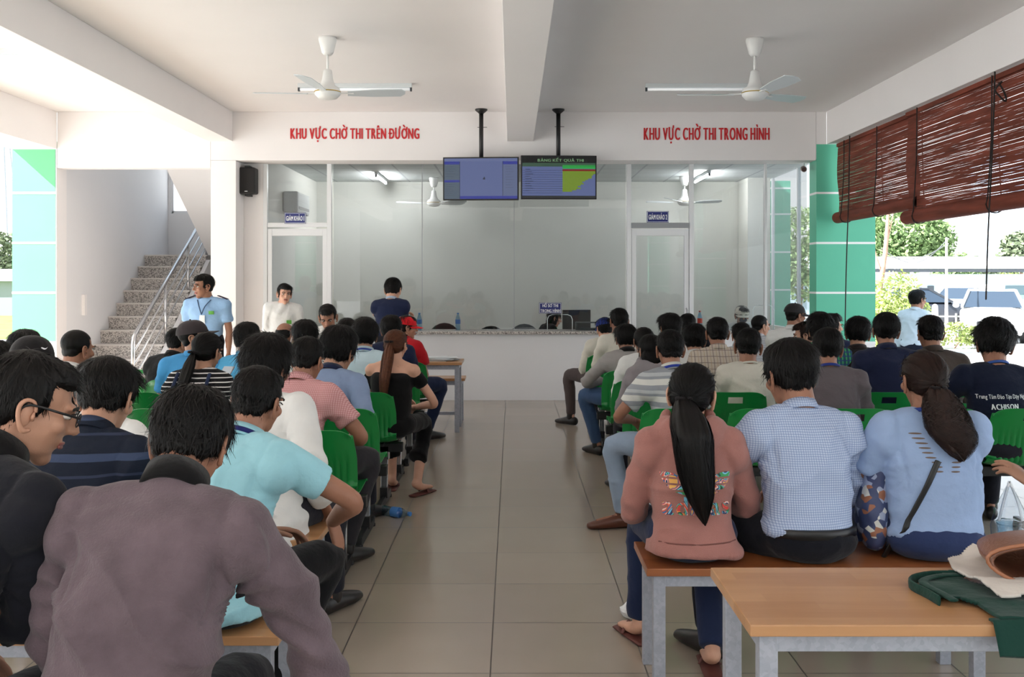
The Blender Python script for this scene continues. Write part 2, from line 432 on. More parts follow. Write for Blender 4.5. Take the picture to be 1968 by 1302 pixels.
def granite(m):
    nt = m.node_tree; p = nt.nodes['Principled BSDF']; tc = nt.nodes.new('ShaderNodeTexCoord')
    v = nt.nodes.new('ShaderNodeTexVoronoi'); v.inputs['Scale'].default_value = 90; nt.links.new(tc.outputs['Object'], v.inputs['Vector'])
    r = nt.nodes.new('ShaderNodeValToRGB'); r.color_ramp.elements[0].color = lin((92, 86, 84)); r.color_ramp.elements[1].color = lin((205, 198, 192)); r.color_ramp.elements[1].position = 0.8
    sp = nt.nodes.new('ShaderNodeSeparateColor'); nt.links.new(v.outputs['Color'], sp.inputs[0]); nt.links.new(sp.outputs[0], r.inputs[0]); nt.links.new(r.outputs[0], p.inputs['Base Color'])
granite(M_granite)
st = MB(); tr = MB()
NS = 11
for k in range(NS):
    z1 = 1.897 - 0.178*k; y0 = 15.64 - 0.28*k
    if z1 < 0.05: continue
    y1 = y0 + 0.28 if k else 16.69
    st.box(-5.61, y0, max(z1-0.42, 0) if k else z1-0.3, -4.68, y1, z1-0.022)
    tr.box(-5.61, y0-0.02, z1-0.021, -4.66, y1, z1)
sr = empty('staircase', (0, 0, 0)); tag(sr, kind='structure'); sr.name = 'trim_staircase'
struct('trim_stair_risers', st, M_granite); struct('trim_stair_treads', tr, mat('granite_tread', (196, 190, 186), 0.3))
bpy.data.objects.remove(sr)
# white stringer on the open side, soffit of the upper flight
sg = MB(); sg.prism([(12.75, 0.0), (15.9, 0.0), (15.9, 1.82), (15.6, 1.82), (12.75, 0.03)], 0, -4.66, -4.60)
struct('trim_stair_stringer', sg, M_stairw)
sf = MB(); sf.prism([(15.5, 1.89), (16.6, 1.89), (16.6, 2.1), (15.6, 2.1), (12.8, 3.9), (12.8, 3.47)], 0, -4.6, -3.7)
struct('ceiling_stair_soffit', sf, M_stairw)
# steel stair railing
ra = MB(); X = -4.70
def rail_line(z0, z1, y0, y1, r): ra.tube([(X, y0, z0), (X, y1, z1)], r, 10)
hr = empty('stair_railing', (X, 12.7, 0), 0, 'stainless steel stair railing with three thin bars beside the granite steps', 'railing')
def rl(name, mb):
    o = obj(name, mb, M_steel, hr, smooth=True); o.matrix_parent_inverse = Matrix.Translation(-hr.location); return o
rl('handrail', MB().tube([(X, 12.69, 0.0), (X, 12.69, 0.72), (X, 12.72, 0.79), (X, 12.78, 0.84), (X, 15.9, 2.66)], 0.026, 12))
for d in (0.2, 0.37, 0.54): rl('bar', MB().tube([(X, 12.72, 0.83-d-0.02), (X, 15.9, 2.66-d)], 0.011, 8))
for y in (13.88, 14.85, 15.75): rl('post', MB().tube([(X, y, 0.84+(y-12.78)*0.583-0.9 if y < 15.6 else 1.9), (X, y, 0.84+(y-12.78)*0.583)], 0.02, 10))
# fire bell strip on stair wall
tag(obj('wall_conduit', MB().box(-5.612, 13.35, 1.05, -5.57, 13.42, 1.32), M_white), 'small white upright box fixed on the wall beside the stairs', 'switch box')
# office behind the glass
M_office = wallmat('office_wall', (214, 214, 208))
struct('wall_office_back', MB().box(-3.4, 17.0, 0, 4.2, 17.15, 3.3), M_office)
struct('wall_office_left', MB().box(-3.4, 13.13, 0, -3.25, 17.0, 3.3), M_office)
struct('wall_office_pier', MB().box(3.74, 16.3, 0, 4.1, 16.98, 3.14), M_office)
M_ctile = tile_mat('ceiling_tiles', (212, 216, 216), (205, 210, 210), (176, 180, 182), 0.6, 0.6, 0.1, 13.2, 0.8, 0.03)
struct('ceiling_office', MB().box(-3.25, YG+0.05, 3.14, 4.17, 17.0, 3.2), M_ctile)
struct('wall_office_sill_right', MB().box(4.1, 13.25, 0, 4.17, 16.3, 0.8), M_office)
# counter wall with granite ledge
door1 = (-3.12, -2.33); door2 = (1.49, 2.25)
M_cw = wallmat('counter_wall', (226, 226, 228))
struct('wall_counter', MB().box(-2.29, YG-0.13, 0, 1.46, YG+0.1, 0.83), M_cw)
struct('wall_counter_right', MB().box(2.29, YG-0.13, 0, 3.73, YG+0.1, 0.83), M_cw)
struct('trim_counter_ledge', MB().box(-2.29, YG-0.2, 0.831, 1.46, YG+0.45, 0.865).box(2.29, YG-0.2, 0.831, 3.73, YG+0.45, 0.865), M_granite, bevel=0.004)
# glazing: each pane
def pane(n, x0, x1, z0, z1, y=YG): struct('window_%d' % n, MB().box(x0, y-0.004, z0, x1, y+0.004, z1), M_glass)
zt = 2.98
xs = [-2.30, -1.145, 0.02, 1.455]
pane(2, xs[0]+0.03, xs[1]-0.003, 0.866, zt); pane(3, xs[1]+0.003, xs[2]-0.003, 0.866, zt); pane(4, xs[2]+0.003, xs[3]-0.02, 0.866, zt)
pane(5, -3.10, -2.34, 2.24, zt); pane(6, 1.50, 2.24, 2.24, zt); pane(7, 2.29, 3.19, 0.866, zt); pane(8, 3.22, 3.73, 0.866, zt)
fr = MB()
for x, wd, z0 in ((-3.13, 0.05, 0), (-2.32, 0.055, 0), (1.475, 0.055, 0), (2.265, 0.055, 0), (3.205, 0.03, 0.866)):
    fr.box(x-wd/2, YG-0.035, z0, x+wd/2, YG+0.035, zt)
for x0, x1 in ((-3.13, -2.32), (1.475, 2.265)):
    fr.box(x0+0.028, YG-0.03, 2.18, x1-0.028, YG+0.03, 2.235)
struct('trim_glazing_frame', fr, M_alu, bevel=0.003)
struct('trim_glass_joint', MB().box(xs[1]-0.004, YG-0.006, 0.866, xs[1]+0.004, YG+0.006, zt).box(xs[2]-0.004, YG-0.006, 0.866, xs[2]+0.004, YG+0.006, zt), M_alug)
# two glazed doors
for n, (x0, x1), lab in ((1, door1, ''), (2, door2, '')):
    d = empty('door_%d' % n, ((x0+x1)/2, YG, 0)); tag(d, kind='structure')
    hw = (x1-x0)/2 - 0.02; fb = MB()
    for s in (-1, 1): fb.box(s*hw, -0.025, 0.005, s*(hw-0.055), 0.025, 2.16)
    fb.box(-hw+0.0552, -0.024, 2.07, hw-0.0552, 0.024, 2.16); fb.box(-hw+0.0552, -0.024, 0.005, hw-0.0552, 0.024, 0.12)
    obj('door_frame', fb, M_alu, d, bevel=0.003)
    obj('pane', MB().box(-hw+0.055, -0.004, 0.12, hw-0.055, 0.004, 2.07), M_glass, d)
    obj('handle', MB().tube([(hw-0.03, -0.03, 0.95), (hw-0.03, -0.07, 0.97), (hw-0.03, -0.07, 1.13), (hw-0.03, -0.03, 1.15)], 0.009, 8), M_steel, d, smooth=True)
# roller box over right door
struct('trim_door_header', MB().box(1.50, YG-0.05, 2.165, 2.24, YG-0.031, 2.235), M_alug)
# outside glass of the office on the right side
struct('window_9', MB().box(4.13, 13.3, 0.8, 4.138, 16.3, 3.13), M_glass)
f9 = MB()
for y in (13.3, 14.8, 16.28): f9.box(4.11, y-0.02, 0.8, 4.16, y+0.02, 3.13)
struct('trim_side_window_frame', f9, M_alu)
# arched edges of the two serving openings in the glass
for px0, px1, top in ((1052, 1100, 605), (1447, 1487, 587)):
    A = at(px0, top, YG-0.012); B = at(px1, top, YG-0.012); r_ = 0.06; z0 = 0.868
    pts = [(A.x, A.y, z0), (A.x, A.y, A.z-r_), (A.x+r_*0.3, A.y, A.z-r_*0.3), (A.x+r_, A.y, A.z), (B.x-r_, A.y, A.z), (B.x-r_*0.3, A.y, A.z-r_*0.3), (B.x, A.y, A.z-r_), (B.x, A.y, z0)]
    struct('trim_serving_opening', MB().tube(pts, 0.005, 8), mat('glass_edge', (205, 216, 218), 0.2), smooth=True)
# ------------------------------------------------------------------ red words and signs
M_red = mat('red_letters', (196, 26, 34), 0.5)
def words(txt, px0, px1, pyb, pyt, Y, m, name, label, cat, **k):
    c = at((px0+px1)/2, pyb, Y); W = (px1-px0)*Y/F; H = (pyb-pyt)*Y/F
    return tag(obj(name, wall_text(txt, W, H, **k), m, loc=(c.x, Y, c.z)), label, cat)
words('KHU VỰC CHỜ THI TRÊN ĐƯỜNG', 558, 806, 267, 247, YB, M_red, 'wall_lettering', 'red Vietnamese lettering on the beam at the left, ending in TRÊN ĐƯỜNG', 'sign', depth=0.006, bold=0.055)
words('KHU VỰC CHỜ THI TRONG HÌNH', 1237, 1479, 269, 246, YB, M_red, 'wall_lettering', 'red Vietnamese lettering on the beam at the right, ending in TRONG HÌNH', 'sign', depth=0.006, bold=0.055)
def plate(px0, py0, px1, py1, Y, lines, label):
    c = at((px0+px1)/2, (py0+py1)/2, Y); W = (px1-px0)*Y/F; H = (py1-py0)*Y/F
    r = obj('door_sign', MB().box(-W/2, 0, -H/2, W/2, 0.012, H/2), M_navy, loc=(c.x, Y-0.012, c.z), bevel=0.003)
    tag(r, label, 'sign')
    b = MB(); e = 0.006; t = 0.004
    for z in (-H/2+e, H/2-e-t): b.box(-W/2+e, -0.001, z, W/2-e, 0.001, z+t)
    for x in (-W/2+e, W/2-e-t): b.box(x, -0.001, -H/2+e, x+t, 0.001, H/2-e)
    obj('border', b, M_signw, r)
    n = len(lines); hh = H*0.42 if n == 1 else H*0.27
    for i, l in enumerate(lines):
        z = -hh/2 - H*0.03 if n == 1 else (H*0.09 if i == 0 else -H*0.38)
        wd = W*(0.84 if n == 1 else (0.72, 0.88)[i]) if l != 'HỒ SƠ THI' else W*0.7
        me = wall_text(l, wd, hh, depth=0.002, bold=0.035); me.transform(Matrix.Translation((0, 0, z))); obj('lettering', me, M_signw, r)
YS = YG - 0.04
plate(547, 409, 588, 430, YS, ['GIÁM KHẢO 1'], 'navy sign GIÁM KHẢO 1 above the left glass door')
plate(1243, 406, 1285, 428, YS, ['GIÁM KHẢO 2'], 'navy sign GIÁM KHẢO 2 above the right glass door')
plate(1036, 582, 1079, 603, YS, ['HỒ SƠ THI', 'TRONG HÌNH'], 'navy sign HỒ SƠ THI TRONG HÌNH on the counter glass')
plate(721, 581, 764, 602, YS, ['HỒ SƠ THI', 'TRÊN ĐƯỜNG'], 'navy sign on the glass mostly hidden by the standing man')
# ------------------------------------------------------------------ fans
M_fan = mat('fan_white', (228, 228, 226), 0.35)
M_fang = mat('fan_blade', (200, 206, 210), 0.35)
def fan(name, loc, drop, rad, angs, label, cz):
    t = empty(name, (loc[0], loc[1], cz), 0, label, 'ceiling fan', 'ceiling fans')
    obj('canopy', MB().lathe([(0.001, 0), (0.075, 0), (0.078, -0.02), (0.05, -0.13), (0.035, -0.15), (0.02, -0.15)]), M_fan, t, smooth=True)
    obj('rod', MB().cyl((0, 0, -0.13), (0, 0, -drop+0.16), 0.011), M_fan, t, smooth=True)
    h = obj('motor_housing', MB().lathe([(0.015, -drop+0.2), (0.035, -drop+0.19), (0.05, -drop+0.1), (0.065, -drop+0.06), (0.10, -drop+0.04), (0.112, -drop+0.01), (0.108, -drop-0.02), (0.08, -drop-0.05), (0.045, -drop-0.06), (0.001, -drop-0.062)], n=32), M_fan, t, smooth=True)
    obj('gold_ring', MB().lathe([(0.112, -drop+0.008), (0.1145, -drop+0.006), (0.1145, -drop+0.002), (0.112, -drop)], n=32), mat('gold', (190, 160, 70), 0.3, 0.8), h)
    for a in angs:
        M = Matrix.Rotation(R(a), 4, 'Z'); b = MB(); n = 14; top = []; bot = []
        vs = []; 
        for i in range(n+1):
            u = i/n; x = 0.17+u*(rad-0.17); wd = (0.045+0.028*min(u*2.2, 1))*(1 if u < 0.93 else math.sqrt(max(1-((u-0.93)/0.075)**2, 0.02)))
            for s in (-1, 1):
                for zz in (0.003, -0.003): vs.append(M @ Vector((x, s*wd, -drop-0.005+zz - s*wd*0.22 + 0.02*u)))
        fs = []
        for i in range(n):
            o = i*4; q = o+4
            fs += [(o, q, q+2, o+2), (o+1, o+3, q+3, q+1), (o, o+1, q+1, q), (o+2, q+2, q+3, o+3)]
        fs += [(0, 2, 3, 1), (n*4, n*4+1, n*4+3, n*4+2)]
        b.add(vs, fs); bl = obj('blade', b, M_fang, t, smooth=False)
        obj('blade_arm', MB().box(0.09, -0.018, -drop-0.008, 0.22, 0.018, -drop+0.002, M=M), M_fan, bl)
    return t
fan('ceiling_fan', (-1.58, 8.76), 0.47, 0.66, (172, 8, 262), 'white ceiling fan left of the middle beam', CZ)
fan('ceiling_fan', (2.08, 8.80), 0.47, 0.66, (168, 38, 285), 'white ceiling fan right of the middle beam', CZ)
fan('ceiling_fan', (2.70, 16.1), 0.40, 0.60, (165, 5, 235), 'white fan inside the office seen above the right door', 3.14)
fan('ceiling_fan', (-1.25, 16.3), 0.40, 0.60, (178, 40, 330), 'white fan inside the office seen left of the screens', 3.14)
# ------------------------------------------------------------------ tube lamps
M_tube = mat('lamp_tube_faint_glow', (236, 240, 242), 0.3, emit=(255, 255, 255), estr=0.15)  # unlit hall tubes carry a weak added glow
M_tubeon = mat('lamp_tube_on', (255, 255, 255), 0.3, emit=(250, 252, 250), estr=100.0)
def tube_lamp(loc, L, along, label, on):
    t = empty('tube_lamp', loc, 0 if along == 'x' else R(90), label, 'tube lamp', 'tube lamps')
    obj('lamp_housing', MB().box(-L/2, -0.022, -0.045, L/2, 0.022, 0), mat('lamp_housing', (215, 220, 222), 0.4), t, bevel=0.003)
    obj('tube', MB().cyl((-L/2+0.02, 0, -0.062), (L/2-0.02, 0, -0.062), 0.014, n=12), M_tubeon if on else M_tube, t, smooth=True)
    e = MB()
    for s in (-1, 1): e.box(s*(L/2-0.0), -0.016, -0.082, s*(L/2-0.02), 0.016, -0.04)
    obj('tube_holder', e, mat('lamp_holder', (70, 74, 80), 0.5), t)
tube_lamp((-1.66, 10.8, CZ), 1.2, 'x', 'white tube lamp on the ceiling behind the left fan', False)
tube_lamp((2.0, 10.8, CZ), 1.2, 'x', 'white tube lamp on the ceiling behind the right fan', False)
tube_lamp((-4.75, 9.2, CZ), 1.2, 'x', 'white tube lamp on the ceiling at the upper left corner', False)
tube_lamp((-2.05, 16.0, 3.14), 1.2, 'y', 'lit tube lamp on the office ceiling at the left', True)
tube_lamp((2.92, 15.8, 3.14), 1.2, 'y', 'lit tube lamp on the office ceiling at the right', True)
# ------------------------------------------------------------------ screens
def emis(name, c, s=0.5):
    return mat(name, (10, 10, 10), 0.3, emit=c, estr=s*0.7)
def screen(px0, py0, px1, py1, Y, mountpx, label, kind, rz):
    W = (px1-px0)*Y/F; H = (py1-py0)*Y/F; c = at((px0+px1)/2, (py0+py1)/2, Y)
    t = empty('wall_screen', (c.x, c.y, c.z), rz, label, 'television'); t.name = 'television'
    obj('casing', MB().box(-W/2, 0.0, -H/2, W/2, 0.05, H/2), M_black, t, bevel=0.004)
    b = 0.016; w2 = W/2-b; h2 = H/2-b
    sc = obj('screen', MB().box(-w2, -0.003, -h2, w2, 0.0, h2), emis('screen_blue', (92, 104, 150), 0.55), t)
    mx = (mountpx-CX)*Y/F - c.x
    m = obj('ceiling_mount', MB().cyl((mx, 0.07, H/2-0.1), (mx, 0.07, CZ-c.z-0.02), 0.026), M_black, t, smooth=True)
    obj('mount_plate', MB().lathe([(0.001, 0), (0.075, 0), (0.075, -0.015), (0.028, -0.055), (0.001, -0.055)], (mx, 0.07, CZ-c.z)), M_black, m, smooth=True)
    obj('clamp', MB().box(mx-0.045, 0.06, 0.5*(CZ-c.z)+0.2, mx+0.07, 0.066, 0.5*(CZ-c.z)+0.206), M_black, m)
    def r(x0, z0, x1, z1, m, dy=0.001, nm='screen_panel'):
        x0, x1 = -w2+x0*2*w2, -w2+x1*2*w2; z0, z1 = h2-z0*2*h2, h2-z1*2*h2
        return obj(nm, MB().box(x0, -0.003-dy, z1, x1, -0.0025, z0), m, sc)
    def line(txt, x0, x1, z, h, m, nm='screen_text', bold=0.02):
        me = wall_text(txt, (x1-x0)*2*w2, h*2*h2, depth=0.0015, bold=bold)
        me.transform(Matrix.Translation((-w2+(x0+x1)*w2, -0.0045, h2-z*2*h2))); return obj(nm, me, m, sc)
    if kind == 0:
        dk = emis('screen_panel_grey', (88, 104, 122), 0.45); bl = emis('screen_deep_blue', (42, 52, 140), 0.6); ln = emis('screen_line', (34, 42, 70), 0.4)
        r(0, 0, 1, 0.07, emis('screen_top', (104, 116, 160), 0.5)); r(0, 0.075, 0.215, 0.15, bl); r(0.8, 0.075, 1, 0.15, bl)
        r(0, 0.15, 0.21, 0.53, dk); r(0, 0.535, 0.215, 0.59, bl); r(0, 0.59, 0.21, 1, dk); r(0.80, 0.15, 1, 0.92, emis('screen_right', (98, 110, 146), 0.5))
        r(0.215, 0.93, 1, 1, bl); r(0.21, 0.075, 0.216, 1, ln, 0.0015); r(0.797, 0.075, 0.803, 0.93, ln, 0.0015)
        b = MB()
        for i in range(9): z = h2-(0.2+i*0.065)*2*h2; b.box(w2*0.68, -0.0055, z-0.002, w2*(0.82+0.04*(i % 3)), -0.003, z)
        for i in range(6): z = h2-(0.64+i*0.055)*2*h2; b.box(-w2*0.97, -0.0055, z-0.002, -w2*(0.78-0.05*(i % 2)), -0.003, z)
        for i in range(5): z = h2-(0.2+i*0.06)*2*h2; b.box(-w2*0.97, -0.0055, z-0.002, -w2*(0.74-0.05*(i % 2)), -0.003, z)
        obj('screen_rows', b, ln, sc)
        obj('screen_mark', MB().box(w2*0.06, -0.0055, -0.012, w2*0.12, -0.003, 0.006).box(w2*0.08, -0.006, 0.0, w2*0.11, -0.003, 0.02), ln, sc)
    else:
        r(0, 0, 1, 0.15, emis('screen_black', (14, 14, 16), 0.3)); line('BẢNG KẾT QUẢ THI', 0.21, 0.84, 0.12, 0.065, emis('screen_title', (112, 150, 110), 0.6), bold=0.03)
        r(0, 0.15, 1, 0.24, emis('screen_head', (62, 92, 74), 0.45)); r(0.55, 0.20, 1, 0.29, emis('screen_green', (38, 158, 66), 0.6)); r(0.55, 0.30, 1, 0.35, emis('screen_red', (128, 40, 24), 0.5))
        b = MB()
        for i in range(11): z = h2-(0.33+i*0.055)*2*h2; b.box(-w2, -0.0045, z-0.004, w2*0.1, -0.003, z)
        obj('screen_rows', b, emis('screen_row', (58, 68, 104), 0.45), sc)
        b = MB()
        for i in range(10): z = h2-(0.30+i*0.058)*2*h2; b.box(-w2*0.92, -0.0055, z-0.005, -w2*(0.78-0.04*(i % 3)), -0.003, z)
        obj('screen_text', b, emis('screen_line', (34, 42, 70), 0.4), sc)
        g = MB(); ends = [1, 1, 0.97, 0.95, 0.95, 0.9, 0.86, 0.82, 0.84, 0.8, 0.76, 0.8, 0.74, 0.68]
        for i, e in enumerate(ends):
            z0 = h2-(0.35+i*0.036)*2*h2; g.box(-w2+0.55*2*w2, -0.0045, z0-0.036*2*h2, -w2+e*2*w2, -0.003, z0)
        obj('screen_bars', g, emis('screen_olive', (110, 136, 36), 0.6), sc)
        r(0, 0.95, 1, 1, emis('screen_foot', (44, 46, 48), 0.4))
    return t
screen(851, 302, 997, 385, 12.35, 924, 'left ceiling-hung television showing a blue form', 0, R(-3))
screen(1001, 299, 1147, 383, 12.35, 1074, 'right ceiling-hung television showing the result table', 1, R(2))
# ------------------------------------------------------------------ loudspeaker, camera, air conditioner
t = obj('loudspeaker', MB().box(-0.11, -0.2, -0.165, 0.11, -0.02, 0.165), M_blackp, loc=(*at(481, 350, YG-0.03)[:2], at(481, 350, YG-0.03).z), bevel=0.02)
tag(t, 'black loudspeaker on the white pier at the top left of the glazing', 'loudspeaker')
obj('grille', MB().box(-0.1, -0.206, -0.155, 0.1, -0.199, 0.155), mat('speaker_grille', (40, 38, 38), 0.8, bump=0.6, bscale=400), t, bevel=0.003)
obj('bracket', MB().box(-0.03, -0.16, 0.165, 0.03, 0.0, 0.19).box(-0.03, -0.16, -0.19, 0.03, 0.0, -0.165), M_black, t)
obj('badge', MB().box(-0.018, -0.209, -0.14, 0.018, -0.206, -0.13), M_signw, t)
c = at(1543, 323, 12.75)
t = obj('security_camera', MB().cyl((-0.02, -0.12, -0.03), (0.02, 0.06, 0.0), 0.035), mat('camera_body', (120, 112, 108), 0.4), loc=c, smooth=True); tag(t, 'small grey security camera under the right end of the beam', 'security camera')
obj('lens', MB().cyl((-0.021, -0.125, -0.031), (-0.02, -0.12, -0.03), 0.026), mat('lens_dark', (60, 30, 24), 0.3), t)
obj('mount', MB().cyl((0.02, 0.03, 0), (0.02, 0.03, 0.065), 0.012), M_alu, t)
t = obj('air_conditioner', MB().box(0, -0.42, -0.15, 0.22, 0.42, 0.15), mat('ac_white', (206, 210, 212), 0.4), loc=(-3.25, 14.9, 2.62), bevel=0.03)
tag(t, 'white wall air conditioner inside the office on its left wall', 'air conditioner')
obj('louver', MB().box(0.1, -0.38, -0.158, 0.215, 0.38, -0.15), M_alug, t)
obj('air_vent', MB().box(0.221, -0.36, -0.10, 0.224, 0.36, -0.06), M_alug, t)
# ================================================================== outside
M_ground = mat('concrete_ground', (214, 212, 208), 0.9, 0, 0.2, var=0.06, vscale=0.4)
M_grass = mat('grass', (128, 140, 84), 0.95, 0, 0.1, var=0.25, vscale=2.5, bump=0.5, bscale=40)
struct('ground_right', MB().box(-120, -60, -0.45, 120, 140, -0.22), M_ground)
struct('ground_left_grass', MB().box(-90, 30, -0.219, -9.0, 56, -0.20), M_grass)
M_leaf = [mat('leaf_a', (132, 156, 104), 0.7, 0, 0.2, var=0.3, vscale=3), mat('leaf_b', (168, 182, 112), 0.7, 0, 0.2, var=0.3, vscale=3), mat('leaf_c', (124, 136, 108), 0.8, 0, 0.2, var=0.3, vscale=3)]  # leaf tones paled so the outdoor haze is in the colour
M_bark = mat('bark', (170, 138, 120), 0.9, 0, 0.2, bump=0.6, bscale=12, var=0.2)
def foliage(blobs, n, size, seed, flat=0.8):
    rng = random.Random(seed); b = MB()
    tot = sum(r[0]*r[2] for _, r in blobs)
    for c, r in blobs:
        k = int(n*r[0]*r[2]/tot)
        for _ in range(k):
            v = Vector((rng.gauss(0, 1), rng.gauss(0, 1), rng.gauss(0, 1))).normalized()
            s = rng.uniform(0.62, 1.05)
            p = Vector(c) + Vector((v.x*r[0]*s, v.y*r[1]*s, v.z*r[2]*s))
            q = Euler((rng.uniform(0, 6.3), rng.uniform(-0.9, 0.9), rng.uniform(0, 6.3))).to_matrix(); z = size*rng.uniform(0.6, 1.3)
            vs = [p + q @ Vector(t)*z for t in ((-1, 0, 0), (-0.3, -0.45, 0.05), (0.5, -0.4, 0), (1, 0, 0.1), (0.4, 0.45, 0), (-0.4, 0.4, 0.08))]
            b.add(vs, ((0, 1, 2, 3, 4, 5),))
    return b
def tree(name, x, y, z0, blobs, n, size, label, leaf, group='trees and bushes outside', trunk=0.12, seed=1):
    t = empty(name, (x, y, z0), 0, label, 'tree' if 'bush' not in name else 'bush', group)
    obj('foliage', foliage(blobs, n, size, seed), leaf, t)
    zc = blobs[0][0][2]
    tb = MB().chain([(0, 0, 0), (0.1, 0, zc*0.5), (0, 0, zc)], [trunk, trunk*0.8, trunk*0.5], n=8)
    for c, r in blobs[1:4]: tb.chain([(0.05, 0, zc*0.6), ((c[0])*0.5, c[1]*0.5, (zc*0.6+c[2])/2), c], [trunk*0.5, trunk*0.4, trunk*0.15], n=6, sub=2)
    obj('trunk', tb, M_bark, t, smooth=True)
GZ = -0.21
def gx(px, Y): return (px-CX)*Y/F
# round bush by the green pillar
Y = 24; tree('round_bush', gx(1724, Y), Y, GZ, [((0, 0, 1.1), (0.62, 0.6, 0.85)), ((-0.3, -0.1, 0.7), (0.5, 0.5, 0.7)), ((0.3, 0.1, 0.8), (0.5, 0.5, 0.65)), ((0.1, 0, 0.5), (0.7, 0.6, 0.5))], 5200, 0.05, 'round yellow-green bush beside the right green pillar', M_leaf[1], seed=2, trunk=0.06)
Y = 62; tree('broad_tree', gx(1735, Y), Y, GZ, [((0, 0, 4.6), (2.6, 2, 1.6)), ((-1.6, 0, 3.9), (1.8, 1.6, 1.5)), ((1.5, 0, 4.2), (1.6, 1.6, 1.5)), ((0.3, 0, 3.2), (2.6, 2, 1.0))], 6500, 0.16, 'broad leafy tree behind the shed roof, just right of the green pillar', M_leaf[0], seed=3, trunk=0.22)
Y = 66
for k, (px, top, lab) in enumerate(((1838, 3.5, 'low green tree behind the shed, left of the hanging cord'), (1880, 3.4, 'low green tree behind the shed roof at the hanging cord'), (1925, 3.3, 'low pale green tree behind the shed, right of the hanging cord'))):
    tree('low_tree', gx(px, Y+5*k), Y+5*k, GZ, [((0, 0, top-0.9), (1.2, 1, 0.9)), ((0.5, 0, top-1.2), (1, 1, 0.8)), ((-0.7, 0, top-1.4), (0.9, 1, 0.8))], 1700, 0.13, lab, M_leaf[(0, 2, 1)[k]], seed=10+k, trunk=0.1)
tree('palm_tree', gx(1960, 64), 64, GZ, [((0, 0, 3.9), (1.1, 1.0, 0.9)), ((0.6, 0, 3.2), (1.2, 1, 0.9)), ((-0.5, 0, 3.0), (0.9, 1, 0.8))], 1500, 0.2, 'grey-green ragged palm behind the shed at the right edge', M_leaf[2], seed=15, trunk=0.12)
Y = 40; tree('tall_tree', gx(1535, Y), Y, GZ, [((0, 0, 3.6), (0.9, 0.9, 1.0)), ((0.4, 0, 2.5), (0.8, 0.8, 0.9)), ((-0.4, 0, 2.2), (0.7, 0.8, 0.8)), ((0.2, 0, 1.5), (0.8, 0.7, 0.6))], 3000, 0.1, 'pale leafy tree seen between the two green pillars on the right', M_leaf[0], seed=16, trunk=0.1)
Y = 60
tree('dark_tree', gx(8, Y)-0.7, Y, GZ, [((0, 0, 3.2), (2.0, 1.6, 1.5)), ((1.6, 0, 2.4), (1.5, 1.5, 1.3)), ((-2.0, 0, 2.6), (2.0, 1.6, 1.4))], 3500, 0.18, 'dark tree beyond the lawn at the far left edge', M_leaf[2], seed=17, trunk=0.1)
# weeds along the fence
tree('weedy_bush', gx(1835, 26), 26, GZ, [((0, 0, 0.35), (0.8, 0.3, 0.3)), ((-0.8, 0, 0.3), (0.5, 0.3, 0.3)), ((0.6, 0, 0.3), (0.5, 0.3, 0.25))], 1500, 0.05, 'low weeds along the fence left of the white taxi', M_leaf[1], seed=18, trunk=0.02)
# bare trunk
t = obj('bare_tree', MB().chain([(0, 0, 0), (0.05, 0, 1.2), (0.22, 0, 2.4), (0.3, 0, 3.6)], [0.08, 0.07, 0.06, 0.03], n=8), M_bark, loc=(gx(1684, 25), 25, GZ), smooth=True)
tag(t, 'thin bare tree trunk right beside the green pillar', 'tree')
obj('branch', MB().chain([(0.2, 0, 2.3), (0.3, 0, 2.8), (0.45, 0, 3.5)], [0.03, 0.02, 0.01], n=6).chain([(0.1, 0, 2.0), (-0.05, 0, 2.5), (-0.1, 0, 3.0)], [0.025, 0.02, 0.008], n=6), M_bark, t, smooth=True)
# long shed
Y = 52
sh = empty('long_shed', (gx(1830, Y), Y, GZ), 0, 'long low pale blue shed with a white roof across the yard', 'building')
obj('wall', MB().box(-9, 0, 0, 9, 5, 2.05), mat('shed_wall', (186, 206, 216), 0.8, var=0.03), sh)
obj('roof', MB().prism([(-1.2, 2.32), (-1.2, 2.45), (2.5, 3.0), (6, 2.6), (6, 2.45)], 0, -9.6, 9.6), mat('shed_roof', (222, 226, 228), 0.5), sh)
obj('eave', MB().box(-9.5, -1.1, 2.15, 9.5, 0.0, 2.3), mat('shed_eave', (78, 84, 92), 0.7), sh)
for x0, x1 in ((2.35, 4.2), (4.75, 8.0)):
    wv = obj('window', MB().box(x0, -0.05, 0.95, x1, 0.0, 1.45), mat('shed_window', (96, 122, 132), 0.3), sh)
    obj('window_board', MB().box(x0, -0.08, 0.8, x1, -0.04, 1.0), mat('shed_green', (150, 205, 182), 0.6), wv)
for x in (-3.9, -1.1, 2.0, 4.45): obj('window', MB().box(x-0.16, -0.05, 0.7, x+0.16, 0.0, 1.45), mat('shed_dark', (70, 80, 88), 0.4), sh)
obj('green_panel', MB().box(-2.2, -0.1, -0.05, 0.6, -0.02, 0.3), mat('shed_green', (150, 205, 182), 0.6), sh)
# tower block
b = obj('tower_block', MB().box(-2.2, 0, 0, 6, 8, 13), mat('tower_wall', (178, 196, 212), 0.8, var=0.12, vscale=0.6), loc=(gx(1985, 90)+0.4, 90, GZ)); tag(b, 'tall grey-blue tower block at the right edge of the sky', 'building')
